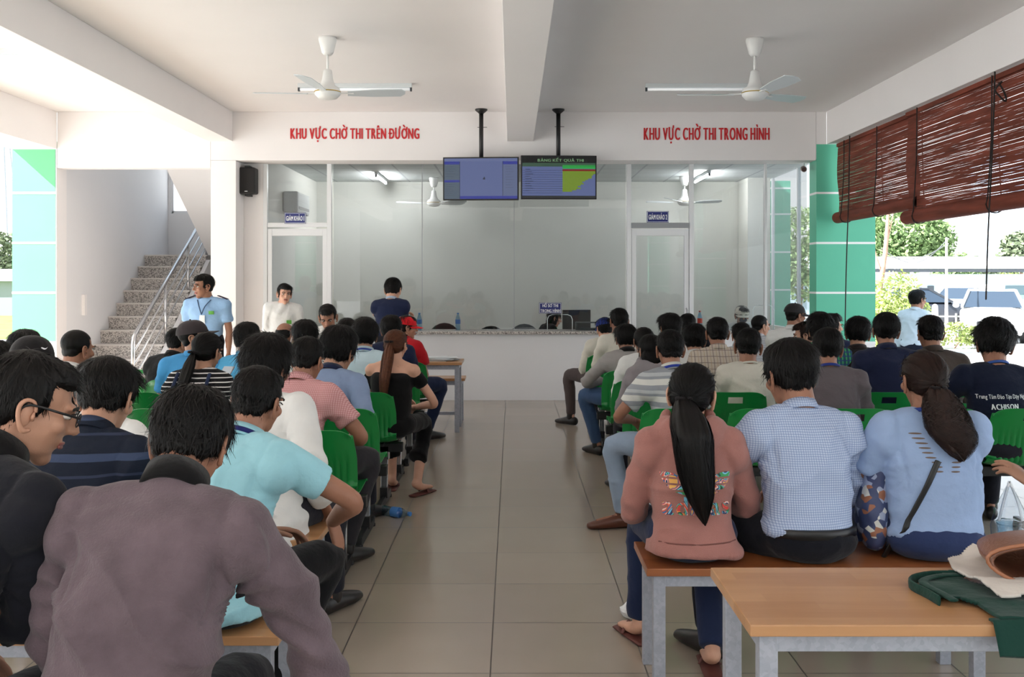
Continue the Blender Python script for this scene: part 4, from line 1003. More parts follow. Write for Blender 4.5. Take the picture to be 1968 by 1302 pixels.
def cloth_sheet(x0, y0, x1, y1, seed, amp, hfun, nx=60, ny=50, outline=None):
    vs = []; fs = []; idx = {}
    P = np.array([[x0+(x1-x0)*i/nx, y0+(y1-y0)*j/ny, 0] for j in range(ny+1) for i in range(nx+1)])
    wv = waves(P, seed, 26, 3); rd = np.clip(waves(P, seed+1, 14, 2, ridged=True), -0.5, 1)
    keep = []
    for k, p in enumerate(P):
        z = hfun(p[0], p[1]) + amp*(0.55+0.45*wv[k]+0.5*max(rd[k], 0)); vs.append((p[0], p[1], z))
    for j in range(ny):
        for i in range(nx):
            a = j*(nx+1)+i; cx_ = P[a][0]+(x1-x0)/nx/2; cy_ = P[a][1]+(y1-y0)/ny/2
            if outline is None or outline(cx_, cy_): fs.append((a, a+1, a+nx+2, a+nx+1))
    mb = MB(); used = sorted({i for f in fs for i in f}); mp = {u: k for k, u in enumerate(used)}; q = len(used)
    mb.v = [vs[u] for u in used] + [(vs[u][0], vs[u][1], vs[u][2]-0.006) for u in used]
    ed = {}
    F1 = [tuple(mp[i] for i in f) for f in fs]
    for f in F1:
        for i in range(4): ed[(f[i], f[(i+1) % 4])] = 1
    mb.f = F1 + [tuple(reversed([i+q for i in f])) for f in F1] + [(e[1], e[0], e[0]+q, e[1]+q) for e in ed if (e[1], e[0]) not in ed]
    mb.m = [0]*len(mb.f); return mb
def in_poly(poly):
    def f(x, y):
        c = False; j = len(poly)-1
        for i in range(len(poly)):
            (xi, yi), (xj, yj) = poly[i], poly[j]
            if (yi > y) != (yj > y) and x < (xj-xi)*(y-yi)/(yj-yi)+xi: c = not c
            j = i
        return c
    return f
def tp(px, py, z=TZ): # pixel on the table top -> x, y
    Yd = (CH-z)*F/(py-HY); return ((px-CX)*Yd/F, Yd)
gp = [tp(*p) for p in ((1790, 1120), (1830, 1112), (1870, 1130), (1968, 1150), (2060, 1150), (2060, 1200), (1925, 1203), (1880, 1172), (1840, 1160), (1790, 1155), (1760, 1140))]
xs_ = [p[0] for p in gp]; ys_ = [p[1] for p in gp]
gb = cloth_sheet(min(xs_), min(ys_)-0.02, max(xs_), max(ys_), 3, 0.012, lambda x, y: TZ+0.008, outline=in_poly(gp))
M_gbag = cloth((24, 58, 50), 'green_cloth')
gbag = drape('green_tote_bag', gb, M_gbag, 'dark green cloth tote bag spread on the wooden table', 'bag')
a = [Vector((*tp(*p), TZ+0.012)) for p in ((1805, 1165), (1780, 1150), (1752, 1135), (1752, 1124), (1790, 1116), (1850, 1116))]
obj('handle', MB().chain(a, [(0.014, 0.004)]*6, side=(0, 0, 1), n=8).chain([p+Vector((0.03, -0.015, 0.006)) for p in a], [(0.004, 0.013)]*6, side=(0, 0, 1), n=8), M_gbag, gbag, smooth=True)
hg = cloth_sheet(1.115, 2.345, 1.5, 2.40, 9, 0.010, lambda x, y: TZ+0.006 if y > 2.378 else TZ+0.006-(2.378-y)*2.2, nx=40, ny=16)
obj('hanging_flap', hg, M_gbag, gbag, smooth=True)
wp = [tp(*p) for p in ((1822, 1098), (1870, 1078), (1900, 1095), (1930, 1140), (1990, 1150), (1990, 1170), (1925, 1172), (1880, 1145), (1830, 1115))]
xs_ = [p[0] for p in wp]; ys_ = [p[1] for p in wp]
wb_ = cloth_sheet(min(xs_), min(ys_), max(xs_), max(ys_), 21, 0.03, lambda x, y: TZ+0.022, outline=in_poly(wp))
drape('white_cloth_bag', wb_, cloth((206, 198, 190), 'white_canvas'), 'crumpled off-white cloth between the green tote and the leather bag', 'cloth')
# cup in a plastic bag hanging from the hand at the right edge
cupx, cupy = gx(1940, 3.9), 3.9
t = empty('plastic_cup', (cupx, cupy, 0.466), 0, 'clear plastic cup in a thin bag at the right edge above the bench', 'cup')
obj('cup', MB().lathe([(0.001, 0), (0.033, 0), (0.045, 0.11), (0.043, 0.11), (0.031, 0.004), (0.001, 0.004)], n=28), M_clear, t, smooth=True)
obj('lid', MB().lathe([(0.046, 0.108), (0.048, 0.116), (0.04, 0.122), (0.012, 0.126), (0.001, 0.126)], n=28), M_clear, t, smooth=True)
obj('bag_film', MB().lathe([(0.035, -0.0), (0.062, 0.03), (0.068, 0.10), (0.05, 0.17), (0.012, 0.25)], n=20), glass_mat('film', (236, 240, 244), 1.6, 0.15), t, smooth=True)
obj('bag_handle', MB().chain([(-0.04, 0, 0.12), (-0.02, 0, 0.2), (0.0, 0, 0.27)], [(0.006, 0.002)]*3, n=6).chain([(0.05, 0, 0.12), (0.03, 0, 0.2), (0.0, 0, 0.27)], [(0.006, 0.002)]*3, n=6), mat('film_white', (225, 228, 232), 0.4), t, smooth=True)
t = obj('copper_keyring', MB().lathe([(0.02, 0), (0.035, 0.004), (0.038, 0.02), (0.03, 0.03), (0.034, 0.036), (0.03, 0.045), (0.012, 0.052), (0.008, 0.07), (0.001, 0.072)], n=24), mat('copper', (200, 104, 58), 0.25, 0.9), loc=(gx(1912, 3.8), 3.8, 0.466), smooth=True)
tag(t, 'small copper-coloured bell-shaped ornament on the bench near the clear cup', 'ornament')
# ================================================================== people: shared templates
def ribbon(mb, pts, w0, normal_hint, mi=0):
    n = len(pts); vs = []
    for i, p in enumerate(pts):
        t = (pts[min(i+1, n-1)]-pts[max(i-1, 0)]); s = t.cross(normal_hint)
        if s.length < 1e-6: s = Vector((1, 0, 0))
        s.normalize(); w = w0*(1-0.75*i/(n-1)); vs += [p-s*w, p+s*w]
    mb.add(vs, [(2*i, 2*i+1, 2*i+3, 2*i+2) for i in range(n-1)], mi)
def head_template(seed=0, female=False):
    b = MB()
    b.ell((0, -0.016, 0.032), (0.073, 0.092, 0.082)); b.ell((0, 0.022, -0.02), (0.062 if not female else 0.058, 0.066, 0.085))
    b.ell((0, 0.03, -0.07), (0.048 if not female else 0.042, 0.048, 0.034)); b.ell((0, 0.055, -0.095), (0.024, 0.024, 0.02))
    b.chain([(0, 0.083, 0.018), (0, 0.094, -0.005), (0, 0.104, -0.022)], [0.008, 0.010, 0.012], n=8); b.ell((0, 0.092, -0.026), (0.017, 0.012, 0.008))
    b.ell((0, 0.078, 0.024), (0.05, 0.016, 0.010)); b.ell((0, 0.078, -0.056), (0.024, 0.012, 0.012))
    b.ell((0.04, 0.06, -0.018), (0.02, 0.02, 0.02)); b.ell((-0.04, 0.06, -0.018), (0.02, 0.02, 0.02))
    b.chain([(0, -0.022, -0.03), (0, -0.03, -0.09), (0, -0.04, -0.15)], [(0.056, 0.056), (0.053, 0.055), (0.056, 0.056)], n=14)
    me = remesh(b, 0.0055, 3); co, no = mesh_arrays(me)
    for s in (-1, 1):
        d = np.linalg.norm((co-np.array([s*0.031, 0.088, 0.006]))*np.array([0.8, 1, 1.3]), axis=1); co -= no*(np.exp(-(d/0.016)**2)*0.008)[:, None]
    set_co(me, co); mb = MB(); merge_mesh(me, mb, mi=0); bpy.data.meshes.remove(me)
    for s in (-1, 1):
        mb.ell((s*0.031, 0.0712, 0.005), (0.0125, 0.0125, 0.0062), mi=3, nu=12, nv=8); mb.ell((s*0.031, 0.0805, 0.005), (0.0055, 0.004, 0.0050), mi=2, nu=10, nv=6)
        mb.chain([(s*0.017, 0.0845, 0.011), (s*0.031, 0.088, 0.0145), (s*0.046, 0.080, 0.009)], [0.0022]*3, n=6, mi=2)
        mb.chain([(s*0.014, 0.092, 0.024), (s*0.032, 0.091, 0.030), (s*0.049, 0.080, 0.024)], [(0.002, 0.0045)]*3, side=(0, 1, 0), n=6, mi=2)
        P = [(0.012, -0.031), (0.0, -0.034), (-0.012, -0.020), (-0.021, 0.0), (-0.022, 0.018), (-0.012, 0.030), (0.004, 0.028), (0.012, 0.012)]
        pts = [Vector((s*(0.074-0.42*(y-0.012)), y-0.006, z-0.010)) for y, z in P]
        mb.chain(pts, [0.0048, 0.0065, 0.005, 0.0048, 0.0048, 0.0045, 0.004, 0.0045], n=8, mi=0)
        rot = Matrix.Rotation(s*R(24), 3, 'Z'); mb.ell((s*0.077, -0.009, -0.011), (0.005, 0.015, 0.026), rot=rot, mi=0, nu=12, nv=8)
        mb.chain([(s*0.073, 0.006, -0.018), (s*0.081, 0.004, -0.012), (s*0.078, 0.004, -0.004)], [0.004, 0.005, 0.003], n=6, mi=0)
    mb.chain([(-0.022, 0.082, -0.057), (0, 0.092, -0.054), (0.022, 0.082, -0.057)], [(0.002, 0.004)]*3, side=(0, 1, 0), n=8, mi=1)
    mb.chain([(-0.02, 0.082, -0.062), (0, 0.090, -0.063), (0.02, 0.082, -0.062)], [(0.003, 0.005)]*3, side=(0, 1, 0), n=8, mi=1)
    return mb.mesh('head_template')
HEAD_M = head_template(); HEAD_F = head_template(female=True)
def hand_template(curl, spread=0.0):
    b = MB()
    b.chain([(0, -0.012, 0), (0, 0.03, 0.001), (0, 0.062, 0.001), (0, 0.088, 0)], [(0.026, 0.018), (0.035, 0.016), (0.040, 0.014), (0.038, 0.011)], n=14)
    for i, (x, L) in enumerate(((-0.0285, 0.070), (-0.0095, 0.078), (0.0105, 0.072), (0.0285, 0.057))):
        p = Vector((x, 0.080, 0)); a = 0.0; pts = [p]; d = Vector((x*spread, 1, 0))
        for k, fr_ in enumerate((0.42, 0.33, 0.28)):
            a += curl*(0.7, 1.15, 0.8)[k]*(1+0.12*i); p = p + Vector((x*spread*fr_*6, math.cos(R(a)), -math.sin(R(a))))*L*fr_*1.12; pts.append(p)
        b.chain(pts, [0.0090, 0.0084, 0.0076, 0.0066], n=8, sub=3)
    b.chain([(-0.020, 0.015, -0.004), (-0.045, 0.040, -0.010), (-0.056, 0.066, -0.016), (-0.056, 0.088, -0.024)], [0.014, 0.0115, 0.0095, 0.0078], n=8)
    return remesh(b, 0.0038, 2)
HANDS = {'relaxed': hand_template(22, 0.3), 'grip': hand_template(52), 'flat': hand_template(8, 0.6)}
HANDS_LO = {}
def hair_template(kind, seed, n=4200, fluff=0.0, length=0.032, width=0.0011, calm=1.0):
    """a shell over the scalp, combed into locks that run from the crown, with fine locks lying over it"""
    b = MB(); f = fluff
    if kind == 'short':
        b.ell((0, -0.020, 0.040), (0.080+f, 0.098+f, 0.084+f)); b.ell((0, -0.046, -0.006), (0.068+f*0.7, 0.050+f*0.5, 0.062)); b.ell((0, 0.030, 0.072), (0.060+f, 0.050+f, 0.045+f))
        b.ell((0.0, -0.026, 0.014), (0.079+f*0.8, 0.056, 0.050)); b.ell((0, -0.040, -0.040), (0.054, 0.032, 0.036))
    elif kind == 'buzz':
        b.ell((0, -0.018, 0.036), (0.0765, 0.0945, 0.082)); b.ell((0, -0.048, -0.012), (0.062, 0.046, 0.050)); b.ell((0, -0.04, -0.035), (0.05, 0.03, 0.034))
    elif kind == 'balding':
        b.ell((0, -0.045, 0.002), (0.078, 0.068, 0.048)); b.ell((0, -0.048, -0.018), (0.063, 0.047, 0.048)); b.ell((0, -0.04, 0.02), (0.0775, 0.07, 0.05))
    elif kind == 'long':   # straight hair gathered or hanging, covering the nape
        b.ell((0, -0.022, 0.036), (0.084, 0.100, 0.084)); b.ell((0, -0.050, -0.010), (0.076, 0.060, 0.062)); b.ell((0.0, -0.018, 0.0), (0.083, 0.050, 0.055)); b.ell((0, 0.035, 0.065), (0.06, 0.045, 0.04))
    elif kind == 'bob':
        b.ell((0, -0.022, 0.038), (0.088, 0.102, 0.086)); b.ell((0, -0.048, -0.05), (0.086, 0.062, 0.080)); b.ell((0.05, 0.0, -0.035), (0.036, 0.048, 0.07)); b.ell((-0.05, 0.0, -0.035), (0.036, 0.048, 0.07))
    me = remesh(b, 0.0042, 14); co, no = mesh_arrays(me)
    hl = 0.070 if kind in ('short', 'buzz') else 0.06
    face = (co[:, 1] > 0.030) & (co[:, 2] < hl - (co[:, 1]-0.03)*0.1)
    co[face] = co[face]*np.array([0.72, 0.6, 0.72])
    rng_ = np.random.RandomState(seed)
    cr = np.array([rng_.uniform(-0.012, 0.012), -0.05, 0.11]) if kind != 'long' else np.array([0, -0.11, -0.012])
    v = co-cr; rad = np.linalg.norm(v, axis=1)
    if kind == 'long': az = np.arctan2(v[:, 0], v[:, 2]+0.001); 
    else: az = np.arctan2(v[:, 0], v[:, 1]-0.4*v[:, 2])
    az = az+np.sin(rad*28+seed)*(0.16 if kind == 'short' else 0.03)
    g = np.zeros(len(co))
    for k, (fq, am) in enumerate(((9, 0.5), (17, 0.8), (31, 1.0), (53, 0.9), (87, 0.6))):
        for q in range(2): g += am*np.sin(az*round(fq*(1+0.23*q))+rng_.rand()*6.28+np.sin(rad*(30+20*q)+k)*1.2)/2
    g /= 2.0
    A = {'short': 0.0034+f*0.06, 'buzz': 0.0004, 'balding': 0.0008, 'long': 0.0026, 'bob': 0.0026}[kind]
    clump = waves(co, seed, 42, 2)*(0.0028+f*0.13 if kind == 'short' else 0.001)
    fade = np.clip(rad/0.05, 0.15, 1)
    co2 = co+no*(g*A*fade*(0.5+0.5*calm)+clump*calm)[:, None]; co2[face] = co[face]
    if kind in ('short', 'buzz'):      # ragged nape line drawn in to the neck
        low = np.clip((-0.050-co2[:, 2]+0.010*np.sin(co2[:, 0]*150+seed))/0.02, 0, 1); co2[:, :2] = co2[:, :2]*(1-0.30*low[:, None])+np.array([0, -0.028])*(0.30*low[:, None])
    set_co(me, co2); co2, no = mesh_arrays(me)
    mb = MB(); merge_mesh(me, mb, mi=0); rng = random.Random(seed)
    crown = Vector(cr.tolist()); idx = [i for i in range(len(co2)) if not face[i] and co2[i][2] > -0.07]; part = rng.choice((-1, 1))
    for _ in range(n):
        i = rng.choice(idx); p = Vector(co2[i]); nn = Vector(no[i])
        d = p-crown; d.z -= 0.04
        if kind == 'long': d = crown-p
        d = d-nn*d.dot(nn)
        if d.length < 1e-4: continue
        d.normalize(); sw = nn.cross(d)*rng.gauss(0, 0.28 if kind == 'short' else 0.08)
        if kind == 'short' and p.y > 0.0 and p.z > 0.06: d = (d*0.3+Vector((part*0.6, 0.5, -0.1))).normalized()
        d = (d+sw).normalized(); L = length*rng.uniform(0.6, 1.25)*(1 if p.z > 0.0 else 0.5); lift = abs(rng.gauss(0, 0.13*calm)) if kind == 'short' else 0.04
        ribbon(mb, [p+d*L*u+nn*(0.0006+lift*L*u-L*L*u*u*5.5) for u in (0, 0.33, 0.66, 1)], width*rng.uniform(0.6, 1.4), nn, 0)
    m2 = mb.mesh('hair_'+kind); m2.shade_smooth(); bpy.data.meshes.remove(me)
    return m2
def hair_mat(name, c, sp=(40, 30, 26)):
    m, nt, p = newmat(name); tc = nt.nodes.new('ShaderNodeTexCoord'); n = nt.nodes.new('ShaderNodeTexNoise'); n.inputs['Scale'].default_value = 60
    nt.links.new(tc.outputs['Object'], n.inputs['Vector']); r = nt.nodes.new('ShaderNodeMix'); r.data_type = 'RGBA'; r.inputs[6].default_value = lin(c); r.inputs[7].default_value = lin(sp); nt.links.new(n.outputs['Fac'], r.inputs[0])
    nt.links.new(r.outputs[2], p.inputs['Base Color']); p.inputs['Roughness'].default_value = 0.5; p.inputs['Specular IOR Level'].default_value = 0.22; return m
H_black = hair_mat('hair_black', (5, 5, 5), (17, 13, 12)); H_brown = hair_mat('hair_brown', (58, 32, 22), (110, 66, 44)); H_dkbrown = hair_mat('hair_dark_brown', (26, 18, 16), (52, 34, 28)); H_grey = hair_mat('hair_greying', (30, 29, 30), (84, 82, 82))
HAIR = {'short': hair_template('short', 1, fluff=0.004), 'short2': hair_template('short', 2, fluff=0.012, length=0.045), 'short3': hair_template('short', 3, fluff=0.0, length=0.024),
        'fluffy': hair_template('short', 4, n=6500, fluff=0.018, length=0.05), 'smooth': hair_template('short', 9, n=5200, fluff=0.009, length=0.045, calm=0.45), 'buzz': hair_template('buzz', 5, n=3500, length=0.008), 'balding': hair_template('balding', 6, n=2500, length=0.012),
        'long': hair_template('long', 7, n=6000, length=0.06), 'bob': hair_template('bob', 8, n=6000, length=0.06)}
def cap_template():
    b = MB(); vs = []; fs = []; n = 28; m = 9; P = []
    for j in range(m+1):
        th = math.pi/2*j/m
        for i in range(n):
            a = 2*math.pi*i/n; P.append((0.090*math.cos(a)*math.sin(th)**0.8, -0.016+0.108*math.sin(a)*math.sin(th)**0.8, 0.030+0.092*math.cos(th)))
    for j in range(m):
        for i in range(n): fs.append((j*n+i, (j+1)*n+i, (j+1)*n+(i+1) % n, j*n+(i+1) % n))
    b.add(P, fs); b.ell((0, -0.016, 0.122), 0.007, nu=8, nv=6)
    # brim
    k = 16; pr = []
    for i in range(k+1):
        a = math.pi*(0.5+ (i/k-0.5)*0.86); x = 0.088*math.cos(a)
        for u in (0, 0.33, 0.66, 1.0):
            pr.append((x*(1-0.10*u), -0.016+0.106*math.sin(a)+0.075*u*math.sin(a)**0.6, 0.032-0.010*u-(x/0.088)**2*0.018))
    q = len(pr); pr2 = pr+[(p[0], p[1], p[2]-0.004) for p in pr]; f2 = []
    for i in range(k):
        for u in range(3):
            a = i*4+u; f2 += [(a, a+4, a+5, a+1), (a+q, a+1+q, a+5+q, a+4+q)]
        a = i*4+3; f2.append((a, a+4, a+4+q, a+q))
    br = MB().add(pr2, f2)
    c = b.mesh('cap_crown'); c.shade_smooth(); r = br.mesh('cap_brim'); r.shade_smooth(); return c, r
CAP, BRIM = cap_template()
SK = {'a': mat('skin_tan', (184, 138, 114), 0.5, 0, 0.4, var=0.05, vscale=20, bump=0.08, bscale=250), 'b': mat('skin_brown', (156, 110, 88), 0.5, 0, 0.4, var=0.05, vscale=20, bump=0.08, bscale=250), 'c': mat('skin_light', (208, 160, 136), 0.5, 0, 0.4, var=0.04, vscale=20, bump=0.08, bscale=250)}
M_lip = mat('lips', (150, 84, 76), 0.45); M_brow = mat('brow', (24, 18, 16), 0.6); M_eye = mat('eye_white', (226, 222, 216), 0.25)
M_shoe = mat('shoe_black', (30, 27, 26), 0.4); M_shoeb = mat('shoe_brown', (92, 50, 34), 0.32, coat=0.2); M_sole = mat('sandal_brown', (96, 50, 44), 0.6)
def ik(S, W, a, b, pole):
    S = Vector(S); W = Vector(W); d = W-S; L = d.length
    if L > (a+b)*0.995: d = d*((a+b)*0.995/L); W = S+d; L = d.length
    if L < abs(a-b)+0.02: L = abs(a-b)+0.02
    u = d.normalized(); x = (a*a-b*b+L*L)/(2*L); h = math.sqrt(max(a*a-x*x, 0)); p = Vector(pole); p = (p-u*p.dot(u))
    if p.length < 1e-4: p = Vector((1, 0, 0))
    p.normalize(); return S+u*x+p*h, W
PEOPLE = {}
NPER = [0]
def person(key, label, px, py, Y, yaw=0, lean=8, side=0, curve=14, head=(0, 6, 0), hs=1.0, sw=0.165, bulk=1.0, armR='lap', armL='lap', legs='sit', legR=None, legL=None, seat=0.45,
           top=None, sleeve='long', collar='shirt', collar_m=None, fold=1.0, pants=(34, 34, 42), hair='short', hair_m=None, skin='a', shoes='shoe', female=False, stand=False, ground=0.0,
           handR='relaxed', handL='relaxed', handnR=None, handnL=None, cap=None, capyaw=0, hoodie=None, lanyard=None, seed=None, bare=False, open_collar=False, hem=None, cat='person', group=None, neckline=None, slv=0.66):
    NPER[0] += 1; seed = seed or NPER[0]*13+5
    vox = 0.0068 if Y < 2.9 else 0.0078 if Y < 4.0 else 0.009 if Y < 4.6 else (0.0125 if Y < 7 else 0.017)
    target = at(px, py, Y)            # first guess: head above pelvis
    s0 = seat if not stand else 0.80
    def build(t):
        pel = Vector((0, 0, s0+0.08)); A = R(lean); C = R(curve); B = R(side)
        def adv(p, a, b_, L): return p+Vector((math.sin(b_)*L, math.sin(a)*math.cos(b_)*L, math.cos(a)*math.cos(b_)*L))
        wa = adv(pel, A*0.6, B*0.6, 0.15*t); ch = adv(wa, A+C*0.2, B, 0.17*t); c7 = adv(ch, A+C*0.9, B, 0.17*t)
        na = A*0.8+C+R(head[1])*0.45; hb = adv(c7, na, B*0.6, 0.048*t)
        H = Matrix.Rotation(R(head[0]), 4, 'Z') @ Matrix.Rotation(-R(head[1]), 4, 'X') @ Matrix.Rotation(R(head[2]), 4, 'Y')
        hc = hb+(H.to_3x3() @ Vector((0, 0.028, 0.092)))*hs
        up = 0.118+(0.012 if hair in ('short', 'long', 'bob', 'short3') else 0.022 if hair in ('short2', 'fluffy') else 0.004)
        tp_ = hc+(H.to_3x3() @ Vector((0, -0.01, up)))*hs; topz = max(tp_.z, hc.z+up*hs*0.93)
        return pel, wa, ch, c7, hb, hc, H, topz
    t = 1.0; Yh = Y
    for _ in range(6):
        r = build(t); off = Matrix.Rotation(R(yaw), 3, 'Z') @ Vector((r[5].x, r[5].y, 0))
        Yh = Y+off.y; target = at(px, py, Yh)
        topw = target.z-ground; t *= (topw-s0-0.0)/(r[7]-s0-0.0); t = min(max(t, 0.72), 1.35)
    pel, wa, ch, c7, hb, hc, H, topz = build(t)
    off = Matrix.Rotation(R(yaw), 3, 'Z') @ Vector((hc.x, hc.y, 0))
    root = Vector((target.x-off.x, Y, ground)) if not stand else Vector((target.x-off.x, Y, ground))
    if stand: pel_z = pel.z
    bk = bulk; spn = (c7-ch).normalized(); swr = sw
    def sh(s):
        tilt = Vector((math.cos(R(side)), 0, -math.sin(R(side)))); return c7-spn*0.056*t+tilt*s*swr+Vector((0, -0.005, 0))
    SR, SL = sh(1), sh(-1)
    ua, fa = 0.275, 0.245
    def arm(pre, s, S):
        if isinstance(pre, tuple): W = Vector(pre[0]); pole = Vector(pre[1]) if len(pre) > 1 else Vector((s*0.7, -0.2, -1))
        else:
            W, pole = {'lap': (Vector((s*0.07, 0.32, s0+0.20)), Vector((s*0.6, -0.3, -1))), 'wide': (Vector((s*0.17, 0.34, s0+0.19)), Vector((s*1.0, -0.3, -0.5))),
                       'phone': (Vector((s*0.07, 0.34, s0+0.38)), Vector((s*0.6, 0, -1))), 'down': (S+Vector((s*0.05, 0.02, -0.51)), Vector((s*0.3, -1, 0))),
                       'fold': (Vector((-s*0.08, 0.24, s0+0.30)), Vector((s*0.9, 0, -0.8))), 'ear': (hc+Vector((s*0.13, 0.03, -0.08)), Vector((s*1, 0.3, -1))), 'side': (Vector((s*0.22, 0.16, s0+0.12)), Vector((s*0.5, -1, 0.1)))}[pre]
            W = Vector(W)
        return ik(S, W, ua, fa, pole)
    ER, WR = arm(armR, 1, SR); EL, WL = arm(armL, -1, SL)
    # legs
    def leg(cust, s):
        hip = Vector((s*0.085, 0.0, pel.z+0.01))
        if cust: kn, an, fd = (Vector(x) for x in cust)
        elif stand: kn, an, fd = Vector((s*0.095, 0.01, 0.44)), Vector((s*0.10, 0.0, 0.09)), Vector((s*0.2, 1, 0))
        elif legs == 'tuck': kn, an, fd = Vector((s*0.13, 0.42, s0+0.05)), Vector((s*0.10, 0.24, 0.10)), Vector((s*0.1, 1, 0))
        else: kn, an, fd = Vector((s*0.13, 0.43, s0+0.06)), Vector((s*0.13, 0.46, 0.09)), Vector((s*0.2, 1, 0))
        return hip, kn, an, fd.normalized()
    LR, LL = leg(legR, 1), leg(legL, -1)
    # ---------------- skin
    b = MB(); k = 0.86
    b.chain([pel, wa, ch, c7-spn*0.05*t], [(0.13*k*bk, 0.09*k), (0.12*k*bk, 0.085*k), (0.14*k*bk, 0.09*k), (0.11*k, 0.065*k)], n=14)
    b.chain([SL, (SL+c7)/2+Vector((0, 0, 0.0)), c7, (SR+c7)/2, SR], [0.040, 0.046, 0.05, 0.046, 0.040], side=(0, 1, 0), n=12)
    if sleeve == 'off':
        b.chain([ch, ch.lerp(c7, 0.6), c7-spn*0.03], [(0.15*bk, 0.10), (sw*0.95, 0.088), (sw*0.62, 0.06)], n=16); b.ell(SR, 0.05*bk+0.006); b.ell(SL, 0.05*bk+0.006)
    b.chain([c7-spn*0.03, c7+(hb-c7)*0.6, hb+(hc-hb)*0.35], [(0.062, 0.06), (0.053, 0.053), (0.053, 0.053)], n=14)
    for S, E, W in ((SR, ER, WR), (SL, EL, WL)):
        b.chain([S, S.lerp(E, 0.45), E, E.lerp(W, 0.4), W], [0.046*bk, 0.041*bk, 0.035*bk, 0.036*bk, 0.024], n=12)
    for hip, kn, an, fd in (LR, LL):
        b.chain([hip, hip.lerp(kn, 0.5), kn, kn.lerp(an, 0.35), an], [0.07*bk, 0.06*bk, 0.046, 0.045, 0.032], n=12)
        b.chain([an+Vector((0, 0, -0.01))-fd*0.03, an+Vector((0, 0, -0.045))+fd*0.04, an+Vector((0, 0, -0.062))+fd*0.16], [(0.03, 0.03), (0.036, 0.028), (0.036, 0.013)], n=10)
    me = remesh(b, max(vox, 0.0105), 4); mb = MB(); merge_mesh(me, mb, mi=0); bpy.data.meshes.remove(me)
    HM = Matrix.Translation(hc) @ H @ Matrix.Scale(hs, 4)
    merge_mesh(HEAD_F if female else HEAD_M, mb, HM)
    for s, S, E, W, hk, hn in ((1, SR, ER, WR, handR, handnR), (-1, SL, EL, WL, handL, handnL)):
        d = (W-E).normalized()
        if isinstance(hn, tuple) and len(hn) == 2: d = Vector(hn[1]).normalized(); nrm = Vector(hn[0])
        else:
            nrm = Vector(hn) if hn else Vector((s*0.3, 0.2, 1.0))
            if not hn and d.z > -0.7 and not isinstance(armR, tuple): d = (d+Vector((-s*0.2, 0.1, -0.25))).normalized()
        z = (nrm-d*nrm.dot(d)).normalized(); x = d.cross(z)
        M = Matrix((x*s, d, z)).transposed().to_4x4() if s == 1 else Matrix((x*-1, d, z)).transposed().to_4x4()
        M.translation = W+d*0.01
        if Y < 7.6 or stand: merge_mesh(HANDS[hk], mb, M)
        else: mb.chain([W, W+d*0.05, W+d*0.10, W+d*0.15], [(0.022, 0.022), (0.036, 0.018), (0.036, 0.016), (0.026, 0.012)], side=x, n=8)
    body = mb.mesh('person'); body.shade_smooth()
    P = obj('person', body, [SK[skin], M_lip, M_brow, M_eye], loc=root, rot=(0, 0, R(yaw)))
    tag(P, label, cat, group)
    # ---------------- upper garment
    tm = top if top is not None else cloth((200, 200, 200)); g = MB(); lo = 1.0
    hemz = hem if hem is not None else 0.03
    base = pel-Vector((0, 0.01, hemz))
    hw_, hd_ = (0.162, 0.118) if hemz < 0.045 else (0.186, 0.166)
    topc = c7-spn*0.055*t if sleeve != 'off' else ch.lerp(c7, 0.52)
    g.chain([base, pel.lerp(wa, 0.55), wa.lerp(ch, 0.45), ch.lerp(c7, 0.30), topc], [(hw_*bk, hd_*bk), (0.150*bk, 0.112*bk), (0.158*bk, 0.112*bk), (max(0.150*bk, sw*0.98), 0.108), (sw*0.80, 0.075)], n=22, caps=(False, True), power=2.35)
    nb_ = c7-spn*0.005
    if sleeve not in ('none', 'off'):
        g.chain([c7-spn*0.05+Vector((0, 0.01, 0)), c7-spn*0.0+Vector((0, 0.004, 0)), c7+(hb-c7)*0.22+Vector((0, 0.002, 0))], [(0.10, 0.082), (0.076, 0.073), (0.067, 0.067)], n=18, caps=(False, False))
        g.chain([SL, (SL+nb_)/2+Vector((0, 0, 0.006)), nb_-spn*0.008, (SR+nb_)/2+Vector((0, 0, 0.006)), SR], [(0.062, 0.056), (0.062, 0.054), (0.062, 0.046), (0.062, 0.054), (0.062, 0.056)], side=(0, 1, 0), n=14)
        g.chain([SL-spn*0.05, ch.lerp(c7, 0.55), SR-spn*0.05], [(0.07, 0.07), (0.09, 0.09), (0.07, 0.07)], side=(0, 1, 0), n=14)
    for S, E, W in ((SR, ER, WR), (SL, EL, WL)):
        if sleeve == 'long': g.chain([S, S.lerp(E, 0.5), E, E.lerp(W, 0.5), W], [0.062*bk, 0.056*bk, 0.049*bk, 0.043*bk, 0.035*bk], n=14, caps=(True, False))
        elif sleeve == 'short': g.chain([S, S.lerp(E, 0.4), S.lerp(E, slv)], [0.064*bk, 0.062*bk, 0.061*bk], n=14, caps=(True, False))
        elif sleeve == 'off': g.chain([S.lerp(E, 0.12), S.lerp(E, 0.45)], [0.054*bk, 0.056*bk], n=14, caps=(False, False))
    if hoodie:
        g.chain([c7+Vector((-0.085, 0.04, 0.04)), c7+Vector((-0.088, -0.05, 0.02)), c7+Vector((0, -0.105, -0.035)), c7+Vector((0.088, -0.05, 0.02)), c7+Vector((0.085, 0.04, 0.04))], [(0.02, 0.04), (0.034, 0.05), (0.040, 0.075), (0.034, 0.05), (0.02, 0.04)], side=(0, 1, 0.2), n=12)
    me = remesh(g, vox, 5 if vox > 0.01 else 7); co, no = mesh_arrays(me)
    fo = waves(co, seed, 15, 3, (0.8, 0.8, 1.25))*0.0045*fold+np.clip(waves(co, seed+9, 12, 2, (1.0, 0.8, 1.5), ridged=True), 0, 1)**2*0.0075*fold
